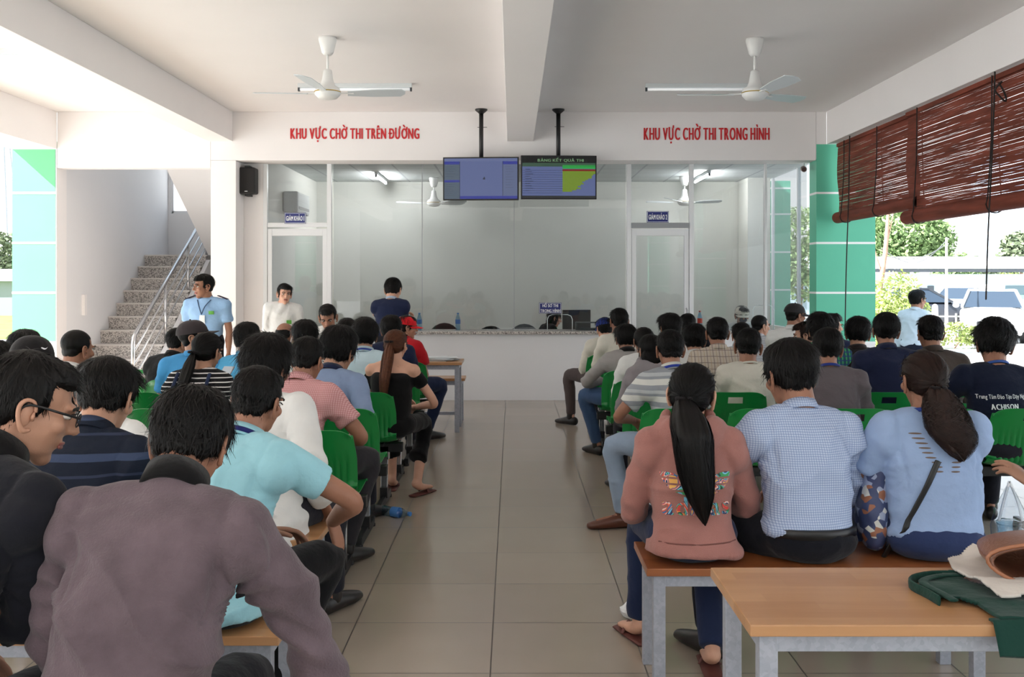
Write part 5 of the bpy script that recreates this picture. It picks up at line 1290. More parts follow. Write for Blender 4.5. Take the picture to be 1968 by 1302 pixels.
    nb2 = np.clip((co[:, 2]-(c7.z-0.10))/0.12, 0, 1); zl = np.clip((wa.z-co[:, 2])/0.14, 0, 1)
    fo *= (1-0.75*nb2)*(1+0.8*zl)
    fo *= 1.5
    fo += np.sin(co[:, 2]*78+np.sin(co[:, 0]*14+seed)*1.6)*0.0042*fold*zl
    for E in (ER, EL):
        if sleeve == 'long': d = np.linalg.norm(co-np.array(E), axis=1); fo += np.exp(-(d/0.085)**2)*np.sin((co-np.array(E)) @ np.array([60, 20, 95])+seed)*0.0045*fold
    if Y < 6.2 and sleeve in ('long', 'short') and not hoodie:
        for s, S in ((1, SR), (-1, SL)):
            x0 = S.x-s*(0.020+0.10*np.clip(S.z-0.05-co[:, 2], 0, 0.2)); zz = np.clip((co[:, 2]-(S.z-0.20))/0.04, 0, 1)*np.clip((S.z+0.075-co[:, 2])/0.03, 0, 1)
            fo -= np.exp(-((co[:, 0]-x0)/0.009)**2)*zz*0.0042*(no[:, 1] < 0.3)
            ap = np.array([S.x-s*0.035, S.y, S.z-0.16]); dv = co-ap; dd = np.linalg.norm(dv, axis=1); an_ = np.arctan2(dv[:, 2], -s*dv[:, 0])
            fo += np.exp(-(dd/0.15)**2)*np.clip(dd/0.04, 0, 1)*np.sin(an_*11+seed)*0.0038*fold
    co += no*fo[:, None]; set_co(me, co); me.shade_smooth()
    nm = 'hoodie' if hoodie else 'shirt'
    T = obj(nm, me, tm, P)
    # ---------------- collar, lanyard
    nd = (hb-c7).normalized(); Q = Matrix.Translation(c7+nd*0.005+Vector((0, 0.004, 0))) @ nd.to_track_quat('Z', 'Y').to_matrix().to_4x4()
    Q = Matrix.Translation(c7+nd*0.005+Vector((0, 0.004, 0))) @ Matrix.Rotation(-math.atan2(nd.y, nd.z), 4, 'X')
    def ring(prof, rx, ry, a0, a1, n=36, dip=0.0):
        vs = []; fs = []; full = a1-a0 >= 359; cnt = n if full else n+1
        for i in range(cnt):
            a = R(a0+(a1-a0)*i/n); cx_, sy_ = math.cos(a), math.sin(a)
            for rr, zz in prof: vs.append(Q @ Vector(((rx+rr)*cx_, (ry+rr)*sy_, zz-dip*max(sy_, 0)**1.5)))
        m = len(prof)
        for i in range(n):
            for j in range(m):
                A0, B0 = i*m+j, i*m+(j+1) % m; A1, B1 = ((i+1) % cnt)*m+j, ((i+1) % cnt)*m+(j+1) % m
                fs.append((A0, B0, B1, A1))
        if not full: fs += [tuple(range(m)), tuple(reversed(range((cnt-1)*m, cnt*m)))]
        return MB().add(vs, fs)
    cm = collar_m or tm
    if collar == 'shirt': obj('collar', ring([(0.0, 0.0), (-0.001, 0.034), (0.005, 0.036), (0.016, -0.006), (0.013, -0.008), (0.004, 0.026)], 0.060, 0.062, 115, 425, dip=0.03), cm, T, smooth=True)
    elif collar == 'stand': obj('collar', ring([(0.0, -0.01), (0.002, 0.050), (0.012, 0.052), (0.016, -0.01)], 0.062, 0.064, 100, 440, dip=0.03), cm, T, smooth=True)
    elif collar == 'round': obj('collar', ring([(0.0, 0.0), (0.003, 0.012), (0.009, 0.011), (0.010, -0.002)], 0.064, 0.064, 0, 360, dip=0.035), cm, T, smooth=True)
    if lanyard: obj('lanyard', ring([(0.0, 0.0), (-0.001, 0.016), (0.0015, 0.016), (0.003, 0.0)], 0.073, 0.076, 150, 390, dip=0.06), cloth(lanyard, 'lanyard_%d' % sum(lanyard), rough=0.5), P, smooth=True)
    # ---------------- trousers, shoes
    pm = pants if not isinstance(pants, tuple) else cloth(pants); g = MB()
    if not stand: g.ell(pel+Vector((0, -0.02, -0.005)), (0.168*bk, 0.128*bk, 0.088))
    else: g.ell(pel+Vector((0, -0.01, 0.0)), (0.155*bk, 0.11*bk, 0.12))
    for hip, kn, an, fd in (LR, LL):
        g.chain([hip, hip.lerp(kn, 0.5), kn, kn.lerp(an, 0.4), an+Vector((0, 0, 0.01 if not bare else 0.16))], [0.088*bk, 0.078*bk, 0.064*bk, 0.058*bk, 0.05 if not bare else 0.07], n=14, caps=(True, False))
    me = remesh(g, max(vox, 0.011), 4); co, no = mesh_arrays(me)
    fo = waves(co, seed+3, 20, 3)*0.0035+np.clip(waves(co, seed+4, 15, 2, ridged=True), 0, 1)**2*0.005
    co += no*fo[:, None]; co[:, 2] = np.maximum(co[:, 2], 0.02); set_co(me, co); me.shade_smooth(); obj('trousers', me, pm, P)
    if stand is False or True:
        for hip, kn, an, fd in (LR, LL):
            hz = -an.z+0.0
            if shoes == 'shoe' or shoes == 'brown':
                s_ = MB().chain([an-fd*0.055+Vector((0, 0, hz+0.045)), an+fd*0.03+Vector((0, 0, hz+0.045)), an+fd*0.12+Vector((0, 0, hz+0.034)), an+fd*0.20+Vector((0, 0, hz+0.024))], [(0.036, 0.044), (0.040, 0.044), (0.044, 0.033), (0.030, 0.022)], side=fd.cross(Vector((0, 0, 1))), n=14)
                s_.chain([an+Vector((0, 0, -0.02)), an+Vector((0, 0, 0.03))], [0.044, 0.042], n=12, sub=1)
                obj('shoe', s_, M_shoeb if shoes == 'brown' else M_shoe, P, smooth=True)
            else:
                x = fd.cross(Vector((0, 0, 1)))
                s_ = MB().chain([an-fd*0.06+Vector((0, 0, hz+0.009)), an+fd*0.06+Vector((0, 0, hz+0.009)), an+fd*0.18+Vector((0, 0, hz+0.009))], [(0.034, 0.009), (0.040, 0.009), (0.042, 0.009)], side=x, n=14)
                s_.chain([an+fd*0.08+x*0.042+Vector((0, 0, hz+0.015)), an+fd*0.10+Vector((0, 0, hz+0.058)), an+fd*0.08-x*0.042+Vector((0, 0, hz+0.015))], [(0.012, 0.003)]*3, side=fd, n=8)
                obj('sandal', s_, M_sole, P, smooth=True)
    # ---------------- hair, cap
    if hair:
        h = obj('hair', HAIR[hair], None, P); h.matrix_local = HM
        if not HAIR[hair].materials: HAIR[hair].materials.append(H_black)
        h.material_slots[0].link = 'OBJECT'; h.material_slots[0].material = hair_m or H_black
    if cap:
        CM = HM @ Matrix.Rotation(R(capyaw), 4, 'Z') @ Matrix.Rotation(R(-4), 4, 'X')
        cmat = cloth(cap, rough=0.8); c = obj('cap', CAP, cmat, P); c.matrix_local = CM; c.material_slots[0].link = 'OBJECT'; c.material_slots[0].material = cmat
        c2 = obj('cap_brim', BRIM, cmat, c); c2.material_slots[0].link = 'OBJECT'; c2.material_slots[0].material = cmat
    print('PERSON', key, P.name)
    PEOPLE[key] = dict(o=P, shirt=T, hm=HM, c7=c7, hc=hc, H=H, WR=WR, WL=WL, ER=ER, EL=EL, pel=pel, wa=wa, ch=ch, SR=SR, SL=SL, hs=hs)
    return PEOPLE[key]
def seam(key, pts, name='seam', r=0.0016, m=None, face=1, c=None):
    """a stitched seam following the garment, pts = (x, z) in the person's frame"""
    d = PEOPLE[key]; B = d['shirt']; bvh = BVHTree.FromPolygons([v.co for v in B.data.vertices], [p.vertices for p in B.data.polygons]); P = []
    for i in range(len(pts)-1):
        for k in range(6):
            u = k/6; x = pts[i][0]*(1-u)+pts[i+1][0]*u; z = pts[i][1]*(1-u)+pts[i+1][1]*u
            h = bvh.ray_cast(Vector((x, -1.5*face, z)), Vector((0, face, 0)))
            if h[0] is not None: P.append(h[0])
    if len(P) > 3: return obj(name, MB().chain(P, [r]*len(P), n=6, sub=1), m or cloth(c or (60, 50, 55), 'seam_%d' % sum(c or (0,))), B, smooth=True)
def ponytail(key, length, r, m, sway=0.0, fluff=0.0, n=900, fat=0.4, back=0.0, tie=(0, -0.108, 0.0), scrunch=(24, 20, 22), curl=0.0, seed=1):
    """hair gathered at the back of the head and hanging down the back"""
    d = PEOPLE[key]; P = d['o']; tp0 = d['hm'] @ Vector(tie); rng = random.Random(seed)
    B = d['shirt']; bvh = BVHTree.FromPolygons([v.co for v in B.data.vertices], [p.vertices for p in B.data.polygons])
    pts = [tp0]; p = tp0.copy(); nseg = 9
    for i in range(1, nseg+1):
        u = i/nseg; q = tp0+Vector((sway*u*u, -0.035*math.sin(min(u*3, 1.57))-back*u, -length*u+0.02*math.sin(min(u*6, 3.14))))
        hit = bvh.ray_cast(Vector((q.x, -1.2, q.z)), Vector((0, 1, 0)))
        lim = (hit[0].y - r*(0.9 if u > 0.2 else 0.7)*(1 if u < 0.8 else 0.6)) if hit[0] is not None else q.y
        q.y = min(q.y, lim); pts.append(q)
    for _ in range(3):
        for i in range(1, nseg): pts[i].y = min(pts[i].y, (pts[i-1].y+pts[i+1].y)/2)
    prof = [0.4, 0.75, 1.0, 1.05, 1.0, 0.95, 0.85, 0.7, 0.45, 0.12]
    if fluff: prof = [0.35, 0.8, 1.0, 1.15, 1.3, 1.35, 1.3, 1.1, 0.8, 0.35]
    b = MB().chain(pts, [(r*f, r*0.62*f) for f in prof], n=72, sub=5)
    me = b.mesh('pt'); co, no = mesh_arrays(me); th = (np.arange(len(co)) % 72)*2*math.pi/72; zz = (tp0.z-co[:, 2])/length; gg = np.zeros(len(co)); rs = np.random.RandomState(seed)
    for fq in (5, 8, 11, 17, 23): gg += np.sin(th*fq+rs.rand()*6.28+(1.5+6*curl)*np.sin(zz*(3+rs.rand()*4)+rs.rand()*6.28))*(0.5 if fq > 15 else 0.8)
    co += no*(gg*(0.0012+fluff*0.006)+waves(co, seed, 30+60*fluff, 2)*(0.001+fluff*0.02))[:, None]; set_co(me, co)
    mb = MB(); merge_mesh(me, mb); bpy.data.meshes.remove(me)
    for _ in range(n):
        a = rng.uniform(0, 6.283); rr = rng.uniform(0.82, 1.12+fluff); u0 = rng.uniform(0, 0.35); u1 = rng.uniform(0.75, 1.03); k = 12; sp = []; ph = rng.uniform(0, 6.3)
        for i in range(k+1):
            u = (u0+(u1-u0)*i/k)*nseg; j = min(int(u), nseg-1); f = u-j; c = pts[j].lerp(pts[j+1], f) if j < nseg else pts[-1]; pr = prof[j]*(1-f)+prof[j+1]*f
            a2 = a+0.25*math.sin(u*0.8+ph)+curl*math.sin(u*2.4+ph)
            sp.append(c+Vector((r*pr*rr*math.cos(a2), r*0.62*pr*rr*math.sin(a2), 0)))
        ribbon(mb, sp, 0.0011, Vector((math.cos(a), math.sin(a), 0.01)))
    o = obj('ponytail', mb, m, P, smooth=True)
    sc = MB().chain([tp0+Vector((0.026*math.cos(x), -0.012+0.014*math.sin(x), 0.004)) for x in [2*math.pi*i/10 for i in range(11)]], [0.008]*11, n=8, sub=2)
    obj('hair_tie', sc, cloth(scrunch, 'hair_tie'), o, smooth=True)
    return o
def glasses(key, m=None):
    d = PEOPLE[key]; b = MB()
    for s in (-1, 1):
        b.tube([(s*0.031+0.021*math.cos(a), 0.100, 0.004+0.015*math.sin(a)) for a in [2*math.pi*i/16 for i in range(17)]], 0.0016, 6)
        b.chain([(s*0.052, 0.098, 0.010), (s*0.078, 0.05, 0.012), (s*0.083, -0.008, 0.012), (s*0.082, -0.028, -0.006)], [(0.0018, 0.003)]*4, n=6)
    b.chain([(-0.010, 0.101, 0.007), (0, 0.103, 0.010), (0.010, 0.101, 0.007)], [0.0016]*3, n=6)
    o = obj('glasses', b, m or M_black, d['o'], smooth=True); o.matrix_local = d['hm']
    return o
def on_back(key, me, pos, m, name, off=0.0025, parent=None, face=1, rotz=0.0):
    """lay a flat XZ mesh on the garment: pos = (x, z) in the person's frame"""
    d = PEOPLE[key]; B = d['shirt']; bvh = BVHTree.FromPolygons([v.co for v in B.data.vertices], [p.vertices for p in B.data.polygons])
    import bmesh
    bm = bmesh.new(); bm.from_mesh(me); bmesh.ops.triangulate(bm, faces=bm.faces[:])
    for _ in range(3):
        ed = [e for e in bm.edges if e.calc_length() > 0.012]
        if not ed: break
        bmesh.ops.subdivide_edges(bm, edges=ed, cuts=1); bmesh.ops.triangulate(bm, faces=bm.faces[:])
    bm.to_mesh(me); bm.free()
    co, _ = mesh_arrays(me); out = co.copy(); cr, sr_ = math.cos(rotz), math.sin(rotz)
    for i, c in enumerate(co):
        x = pos[0]+face*(c[0]*cr-c[2]*sr_); z = pos[1]+c[0]*sr_+c[2]*cr
        hit = bvh.ray_cast(Vector((x, -face*1.5, z)), Vector((0, face, 0)))
        y = hit[0].y if hit[0] is not None else -face*0.12
        out[i] = (x, y-face*off+c[1]*0.3*face, z)
    set_co(me, out); return obj(name, me, m, parent or B)
# ================================================================== the people in the photograph
def hsz(w, Y, base=0.178): return min(max(w*(Y+0.08)/F/base, 0.90), 1.16)
W_ = cloth((222, 222, 220), 'white_shirt'); W2 = cloth((212, 208, 196), 'cream_shirt'); NV = cloth((30, 38, 66), 'navy_shirt'); DK = cloth((24, 25, 32), 'dark_navy_cloth')
BL = cloth((120, 160, 205), 'light_blue_shirt'); JEAN = cloth((64, 88, 124), 'blue_denim'); DJ = cloth((34, 44, 72), 'dark_denim')
SUEDE = mat('grey_suede', (100, 86, 92), 0.95, 0, 0.15, bump=0.35, bscale=160, var=0.22, vscale=11, sheen=0.15)
CYAN = cloth((150, 200, 212), 'cyan_polo'); 
STR_NAVY = band_mat('navy_striped_polo', (24, 30, 44), [(2, 0.115, 0.022, 0.0, (54, 66, 92), 1), (2, 0.115, 0.008, 0.045, (50, 58, 80), 0.8)], bump=0.3)
PINKCH = band_mat('pink_check', (214, 168, 168), [(0, 0.009, 0.003, 0, (176, 108, 112), 0.6), (2, 0.009, 0.003, 0, (176, 108, 112), 0.6)])
BLUECH = band_mat('blue_check', (184, 198, 222), [(0, 0.0085, 0.0022, 0, (112, 132, 180), 0.65), (2, 0.0085, 0.0022, 0, (112, 132, 180), 0.65)], warp=0.003)
BWSTR = band_mat('black_white_stripes', (28, 27, 30), [(2, 0.026, 0.006, 0, (225, 222, 222), 1)])
GREYSTR = band_mat('grey_white_stripes', (150, 154, 160), [(2, 0.10, 0.034, 0.0, (214, 214, 208), 1), (2, 0.10, 0.02, 0.05, (186, 190, 192), 1)])
TANPL = band_mat('tan_plaid', (196, 184, 170), [(0, 0.045, 0.005, 0, (120, 106, 108), 0.8), (2, 0.045, 0.005, 0, (120, 106, 108), 0.8), (0, 0.045, 0.003, 0.02, (170, 140, 110), 0.8)])
GREENPL = band_mat('green_plaid', (40, 78, 86), [(0, 0.03, 0.010, 0, (70, 168, 96), 0.8), (2, 0.03, 0.010, 0, (44, 60, 110), 0.8)])
PINSTR = band_mat('grey_pinstripe', (188, 190, 194), [(2, 0.022, 0.003, 0, (130, 134, 142), 0.8)])
BLUGREY = cloth((128, 146, 178), 'blue_grey_polo'); RED = cloth((176, 26, 36), 'red_polo'); BLACK = cloth((18, 17, 18), 'black_cloth')
PINKH = mat('pink_fleece', (164, 114, 106), 0.95, 0, 0.15, bump=0.35, bscale=260, var=0.06, vscale=12, sheen=0.2)
TEEB = cloth((150, 172, 208), 'pale_blue_tee'); GUARD = cloth((150, 184, 222), 'guard_blue')
# ------------------------------------------------------------------ left foreground
L1 = person('L1', 'person in a grey-brown suede jacket with a black collar, head bowed, back to us', 368, 746, 2.12, yaw=-2, lean=14, side=3, curve=26, head=(0, 30, 4), hs=hsz(150, 2.3), sw=0.178, bulk=1.06,
       armR=((0.42, 0.30, 0.42), (1, -0.6, 0.3)), armL=((-0.12, 0.34, 0.60), (-0.25, -0.2, -1)), top=SUEDE, collar='stand', collar_m=BLACK, pants=DK, hair='short2', fold=1.8, hem=0.10, skin='b', handR='grip', seed=11)
L2 = person('L2', 'person in a dark navy jacket and black glasses at the far left, looking down', 58, 676, 2.08, yaw=-14, lean=24, side=2, curve=20, head=(-48, 20, -2), hs=1.08, sw=0.175, bulk=1.05, armR='fold', armL='lap', top=DK, collar='stand', collar_m=BLACK, pants=DK, hair='short3', skin='a', seed=23, fold=0.8)
glasses('L2')
L3 = person('L3', 'person in a dark navy striped polo between the glasses man and the grey jacket', 207, 696, 3.16, yaw=-5, lean=16, curve=18, head=(-2, 22, 3), hs=hsz(108, 3.3), sw=0.165, armR='lap', top=STR_NAVY, sleeve='short', pants=DK, hair='smooth', skin='a', seed=31)
L4 = person('L4', 'person in a cyan polo shirt leaning right with an elbow out, on the bench end', 496, 702, 3.14, yaw=-24, lean=20, side=-4, curve=12, head=(4, 14, 5), hs=hsz(100, 3.3), sw=0.168, armR=((0.14, 0.44, 0.68), (1, -0.3, 0.2)), armL='lap', handnR=((1, 0.2, 0.1), (0.1, 0.35, -1)),
       top=CYAN, sleeve='short', pants=cloth((18, 18, 20), 'black_trousers'), hair='short3', skin='b', lanyard=(28, 34, 96), seed=41, slv=0.60, legR=((0.13, 0.43, 0.555), (0.03, 0.16, 0.09), (0.2, 1, 0)), legL=((-0.10, 0.44, 0.5), (0.0, 0.4, 0.09), (0, 1, 0)), hem=0.05)
person('L5', 'person in a loose white shirt just behind the cyan polo, with bushy black hair', 514, 642, 4.22, yaw=-14, lean=12, side=-9, curve=14, head=(-6, 10, 6), hs=hsz(98, 4.3, 0.2), sw=0.195, bulk=1.18, armR='side', top=W_, hair='fluffy', skin='b', hem=0.12, seed=52)
person('L26', 'person whose black hair shows above the dark striped polo, head only', 190, 686, 4.22, lean=8, head=(10, 10, 0), hs=hsz(92, 4.3, 0.19), top=W_, hair='short2', seed=53)
person('L27', 'person in a white shirt bent low between the striped polo and the grey jacket', 345, 800, 4.3, lean=50, curve=30, head=(0, 40, 0), hs=0.95, top=W_, hair='short', seed=54, sw=0.2)
person('L24', 'person in a black cap with a small white mark, far left', 62, 646, 4.35, lean=6, yaw=5, head=(12, 6, 0), hs=hsz(88, 4.3, 0.19), top=BLACK, hair='buzz', cap=(24, 22, 24), capyaw=0, seed=55)
person('L25', 'person with spiky black hair cut off by the left edge of the picture', -6, 655, 5.1, lean=6, hs=0.95, top=DK, hair='fluffy', seed=56)
# ------------------------------------------------------------------ left rows
person('L6', 'person in a pink checked shirt in the nearest left row, one knee to the aisle', 592, 646, 5.17, yaw=-14, lean=14, side=1, curve=16, head=(-8, 14, 4), hs=hsz(66, 5.2), sw=0.172, bulk=1.1, armR='wide', top=PINKCH, sleeve='short', pants=(48, 46, 50), hair='short3', skin='b', legR=((0.28, 0.40, 0.54), (0.20, 0.30, 0.1), (0.3, 1, 0)), seed=61)
person('L23', 'person with black hair at the far left, above the black cap', 49, 631, 6.95, lean=6, hs=hsz(62, 6.9, 0.19), top=DK, hair='short2', seed=62)
person('L22', 'person with thinning hair and a white shirt beside the stairs at the left', 150, 633, 6.02, lean=8, yaw=-10, head=(-22, 8, 0), hs=hsz(58, 6.0), top=W_, hair='buzz', hair_m=H_black, skin='b', seed=63)
person('L19', 'person with a long black ponytail in a black and white striped top', 400, 636, 6.02, yaw=-10, lean=10, curve=12, head=(-12, 10, 4), hs=hsz(56, 6.0), sw=0.15, bulk=0.92, armR='phone', armL='lap', top=BWSTR, collar=None, hair='long', female=True, skin='a', seed=64)
ponytail('L19', 0.40, 0.034, H_black, sway=-0.02, n=500, tie=(-0.02, -0.105, -0.02), seed=3)
d = PEOPLE['L19']; tag(obj('dungaree_straps', MB().chain([d['SR']+Vector((-0.05, -0.07, 0.05)), d['ch']+Vector((0.1, -0.13, 0.0)), d['pel']+Vector((0.12, -0.13, 0.1))], [(0.012, 0.004)]*3, n=8).chain([d['SL']+Vector((0.05, -0.07, 0.05)), d['ch']+Vector((-0.11, -0.13, 0.0)), d['pel']+Vector((-0.12, -0.13, 0.1))], [(0.012, 0.004)]*3, n=8), DJ, d['o'], smooth=True))
def phone(key, side, label, c=(150, 140, 140)):
    d = PEOPLE[key]; P = d['o']; Wp = d['WR' if side > 0 else 'WL']; E = d['ER' if side > 0 else 'EL']; q = Wp+(Wp-E).normalized()*0.10+Vector((0, 0.01, 0.025))
    M = Matrix.Translation(P.location) @ Matrix.Rotation(P.rotation_euler.z, 4, 'Z')
    o = obj('phone', MB().box(-0.036, -0.004, -0.072, 0.036, 0.004, 0.072), mat('phone_%d' % c[0], c, 0.3), loc=M @ q, rot=(R(-55), 0, P.rotation_euler.z), bevel=0.003)
    tag(o, label, 'phone'); obj('screen', MB().box(-0.033, -0.0045, -0.068, 0.033, -0.0042, 0.068), emis('phone_screen', (190, 196, 200), 0.5), o)
phone('L19', 1, 'grey phone held up by the person in the black and white striped top')
person('L7', 'person in a blue-grey shirt with a navy-edged collar, second left row', 652, 628, 6.02, yaw=-12, lean=14, side=2, curve=14, head=(-10, 18, 4), hs=hsz(72, 6.1, 0.2), sw=0.172, armR='side', top=BLUGREY, collar='shirt', collar_m=NV, hair='fluffy', skin='a', seed=71)
person('L18', 'person in a bright blue shirt, black hair, left of the phone caller', 476, 617, 6.87, lean=8, yaw=-6, hs=hsz(48, 6.9), top=cloth((92, 176, 222), 'bright_blue_polo'), sleeve='short', hair='short2', seed=72)
person('L20', 'person in a blue polo and a dark cap turned to the right, before the guard', 375, 616, 6.87, lean=8, yaw=4, head=(-84, -12, 0), hs=hsz(50, 6.9), top=cloth((74, 150, 205), 'mid_blue_polo'), sleeve='short', hair='buzz', cap=(58, 52, 54), seed=73)
person('L8', 'person with a long brown ponytail in a black off-shoulder top', 762, 631, 6.87, yaw=-10, lean=4, curve=8, head=(-14, 6, 2), hs=hsz(43, 6.9), sw=0.145, bulk=0.85, armR=((0.10, 0.30, 0.62), (0.9, -0.2, -0.6)), armL='lap', top=BLACK, sleeve='off', collar=None, pants=BLACK, hair='long', hair_m=H_brown, female=True, skin='c', shoes='sandal', bare=True, legR=((0.12, 0.42, 0.50), (0.10, 0.30, 0.10), (0.35, 1, 0)), seed=81, fold=0.6)
ponytail('L8', 0.42, 0.036, H_brown, sway=-0.01, n=700, tie=(0, -0.10, 0.02), scrunch=(120, 70, 50), seed=5)
person('L16', 'person holding a white phone to the left ear, black hair', 586, 612, 7.72, lean=6, head=(18, 2, 0), hs=hsz(50, 7.4), armL='ear', top=W_, hair='short2', seed=82)
d = PEOPLE['L16']; P = d['o']; M = Matrix.Translation(P.location) @ Matrix.Rotation(P.rotation_euler.z, 4, 'Z')
tag(obj('phone', MB().box(-0.004, -0.035, -0.07, 0.004, 0.035, 0.07), mat('phone_white', (230, 230, 232), 0.3), loc=M @ (d['hc']+Vector((-0.098, 0.0, -0.02))), rot=(R(-20), R(12), 0), bevel=0.003), 'white phone held at the ear of the black-haired caller', 'phone')
person('L21', 'person with black hair half hidden behind the dark cap, in black', 344, 630, 7.72, lean=10, yaw=-20, head=(-20, 8, 0), hs=hsz(38, 7.8), top=BLACK, hair='short', seed=83)
person('L14', 'person in a pale blue-white shirt with curly black hair, left of the ponytail', 702, 610, 7.72, yaw=-6, lean=8, head=(12, 4, 0), hs=hsz(50, 7.8, 0.195), top=cloth((190, 212, 222), 'pale_blue_shirt'), hair='fluffy', lanyard=(60, 80, 150), seed=84)
person('L28', 'person with black hair directly in front of the red cap', 752, 604, 8.57, lean=4, hs=hsz(42, 8.1), top=NV, hair='short2', seed=85, sw=0.15)
person('L9', 'person in a red polo shirt and red cap facing right', 783, 606, 9.37, yaw=-24, lean=8, head=(-50, 4, 0), hs=hsz(36, 8.6), top=RED, sleeve='short', pants=DJ, hair='short', cap=(214, 30, 40), seed=86, legR=((0.22, 0.42, 0.52), (0.12, 0.35, 0.1), (0.3, 1, 0)), sw=0.15)
person('L15', 'person with wavy hair far back in the left block, head only', 668, 612, 9.37, lean=6, hs=hsz(34, 9.4), top=W2, hair='fluffy', seed=87)
person('L17', 'person with a balding crown left of the phone caller', 549, 620, 8.57, lean=8, yaw=-10, head=(-20, 10, 0), hs=hsz(34, 8.6), top=W2, hair='balding', skin='b', seed=88)
# ------------------------------------------------------------------ people facing us or standing
person('L11', 'person in a white shirt looking down and smiling behind the small table', 630, 586, 10.9, yaw=178, lean=14, head=(6, 26, 4), hs=hsz(36, 10.9), seat=0.475, armR='lap', top=W_, hair='short3', skin='b', seed=91)
L12 = person('L12', 'person in a white shirt with a green badge standing before the left glass door', 547, 549, 11.9, yaw=-172, lean=6, side=-4, head=(16, 4, -4), hs=hsz(29, 11.9), stand=True, armR='down', armL='down', top=W_, hair='short', skin='c', seed=92)
L13 = person('L13', 'guard in a light blue uniform shirt with dark epaulettes standing by the stairs', 390, 526, 10.5, yaw=176, lean=2, curve=4, head=(-42, 4, 0), hs=hsz(34, 10.5), stand=True, sw=0.185, bulk=1.06, armR='down', armL='down', top=GUARD, sleeve='short', pants=(36, 38, 50), hair='short', skin='b', seed=93)
L10 = person('L10', 'person in a navy jumper standing at the counter glass, back to us', 756, 534, 11.95, yaw=-4, lean=10, head=(-12, 16, 0), hs=hsz(34, 12), stand=True, armR='fold', armL='fold', top=NV, hair='short', collar='shirt', collar_m=cloth((170, 185, 205), 'pale_collar'), skin='c', seed=94)
R15 = person('R15', 'person in a white cap and dark mask behind the glass at the right', 1426, 589, 14.1, yaw=176, lean=8, head=(4, 10, 0), hs=hsz(27, 13.7), top=W_, hair='short', cap=(226, 218, 202), skin='b', seed=95, seat=0.48)
CLK = person('CLK', 'clerk in black with long black hair sitting behind the counter glass', 1066, 600, 14.4, yaw=-70, lean=14, head=(-8, 16, 0), hs=0.98, top=BLACK, hair='bob', female=True, skin='c', seed=96, seat=0.45)
R27 = person('R27', 'person in a white long-sleeved shirt walking outside beside the bush', 1764, 556, 13.6, yaw=-48, lean=2, head=(-20, 4, 0), hs=hsz(29, 13.6), stand=True, ground=GZ, armR='down', armL='down', top=cloth((206, 218, 232), 'bluish_white_shirt'), pants=(30, 34, 52), hair='short', skin='b', seed=97)
# uniform details of the guard and badges
def local(key): return PEOPLE[key]
d = L13; T = d['shirt']; eb = MB()
for s, S in ((1, d['SR']), (-1, d['SL'])):
    M = Matrix.Translation(S+Vector((-s*0.015, 0.0, 0.068))) @ Matrix.Rotation(R(s*20), 4, 'Y'); eb.box(-0.055, -0.028, 0, 0.055, 0.028, 0.008, M=M)
obj('epaulettes', eb, cloth((38, 34, 60), 'epaulette_navy'), T, bevel=0.002)
def chest(key, x, dz, w, h, m, name, parent=None):
    d = PEOPLE[key]; b = MB(); n = 6
    vs = [(-w/2+w*i/n, 0, -h/2+h*j/n) for j in range(n+1) for i in range(n+1)]; fs = [(j*(n+1)+i, j*(n+1)+i+1, (j+1)*(n+1)+i+1, (j+1)*(n+1)+i) for j in range(n) for i in range(n)]
    vs2 = [(v[0], 0.02, v[2]) for v in vs]; q = len(vs); b.add(vs+vs2, fs+[tuple(reversed([i+q for i in f])) for f in fs]); ed = {}
    for f in fs:
        for i in range(4): ed[(f[i], f[(i+1) % 4])] = 1
    b.f += [(e[1], e[0], e[0]+q, e[1]+q) for e in ed if (e[1], e[0]) not in ed]; b.m = [0]*len(b.f)
    return on_back(key, b.mesh(name), (x, d['c7'].z+dz), m, name, face=-1, off=0.018, parent=parent)
chest('L13', 0.0, -0.20, 0.055, 0.09, M_signw, 'badge'); chest('L13', -0.09, -0.13, 0.05, 0.035, mat('badge_green', (96, 170, 70), 0.5), 'patch')
obj('lanyard_front', MB().chain([d['c7']+Vector((-0.07, 0.06, 0.0)), d['ch']+Vector((-0.03, 0.135, 0.08)), d['ch']+Vector((0, 0.15, 0.0))], [(0.006, 0.002)]*3, n=6).chain([d['c7']+Vector((0.07, 0.06, 0.0)), d['ch']+Vector((0.03, 0.135, 0.08)), d['ch']+Vector((0, 0.15, 0.0))], [(0.006, 0.002)]*3, n=6), cloth((60, 80, 110), 'lanyard_dark'), d['o'], smooth=True)
chest('L12', -0.09, -0.20, 0.055, 0.045, mat('badge_green', (96, 170, 70), 0.5), 'patch')
chest('R15', 0, 0.02, 0.01, 0.01, W_, 'button')
obj('face_mask', MB().ell((0, 0.072, -0.04), (0.05, 0.034, 0.034)), cloth((40, 40, 52), 'mask_dark'), R15['o'], smooth=True).matrix_local = R15['hm']
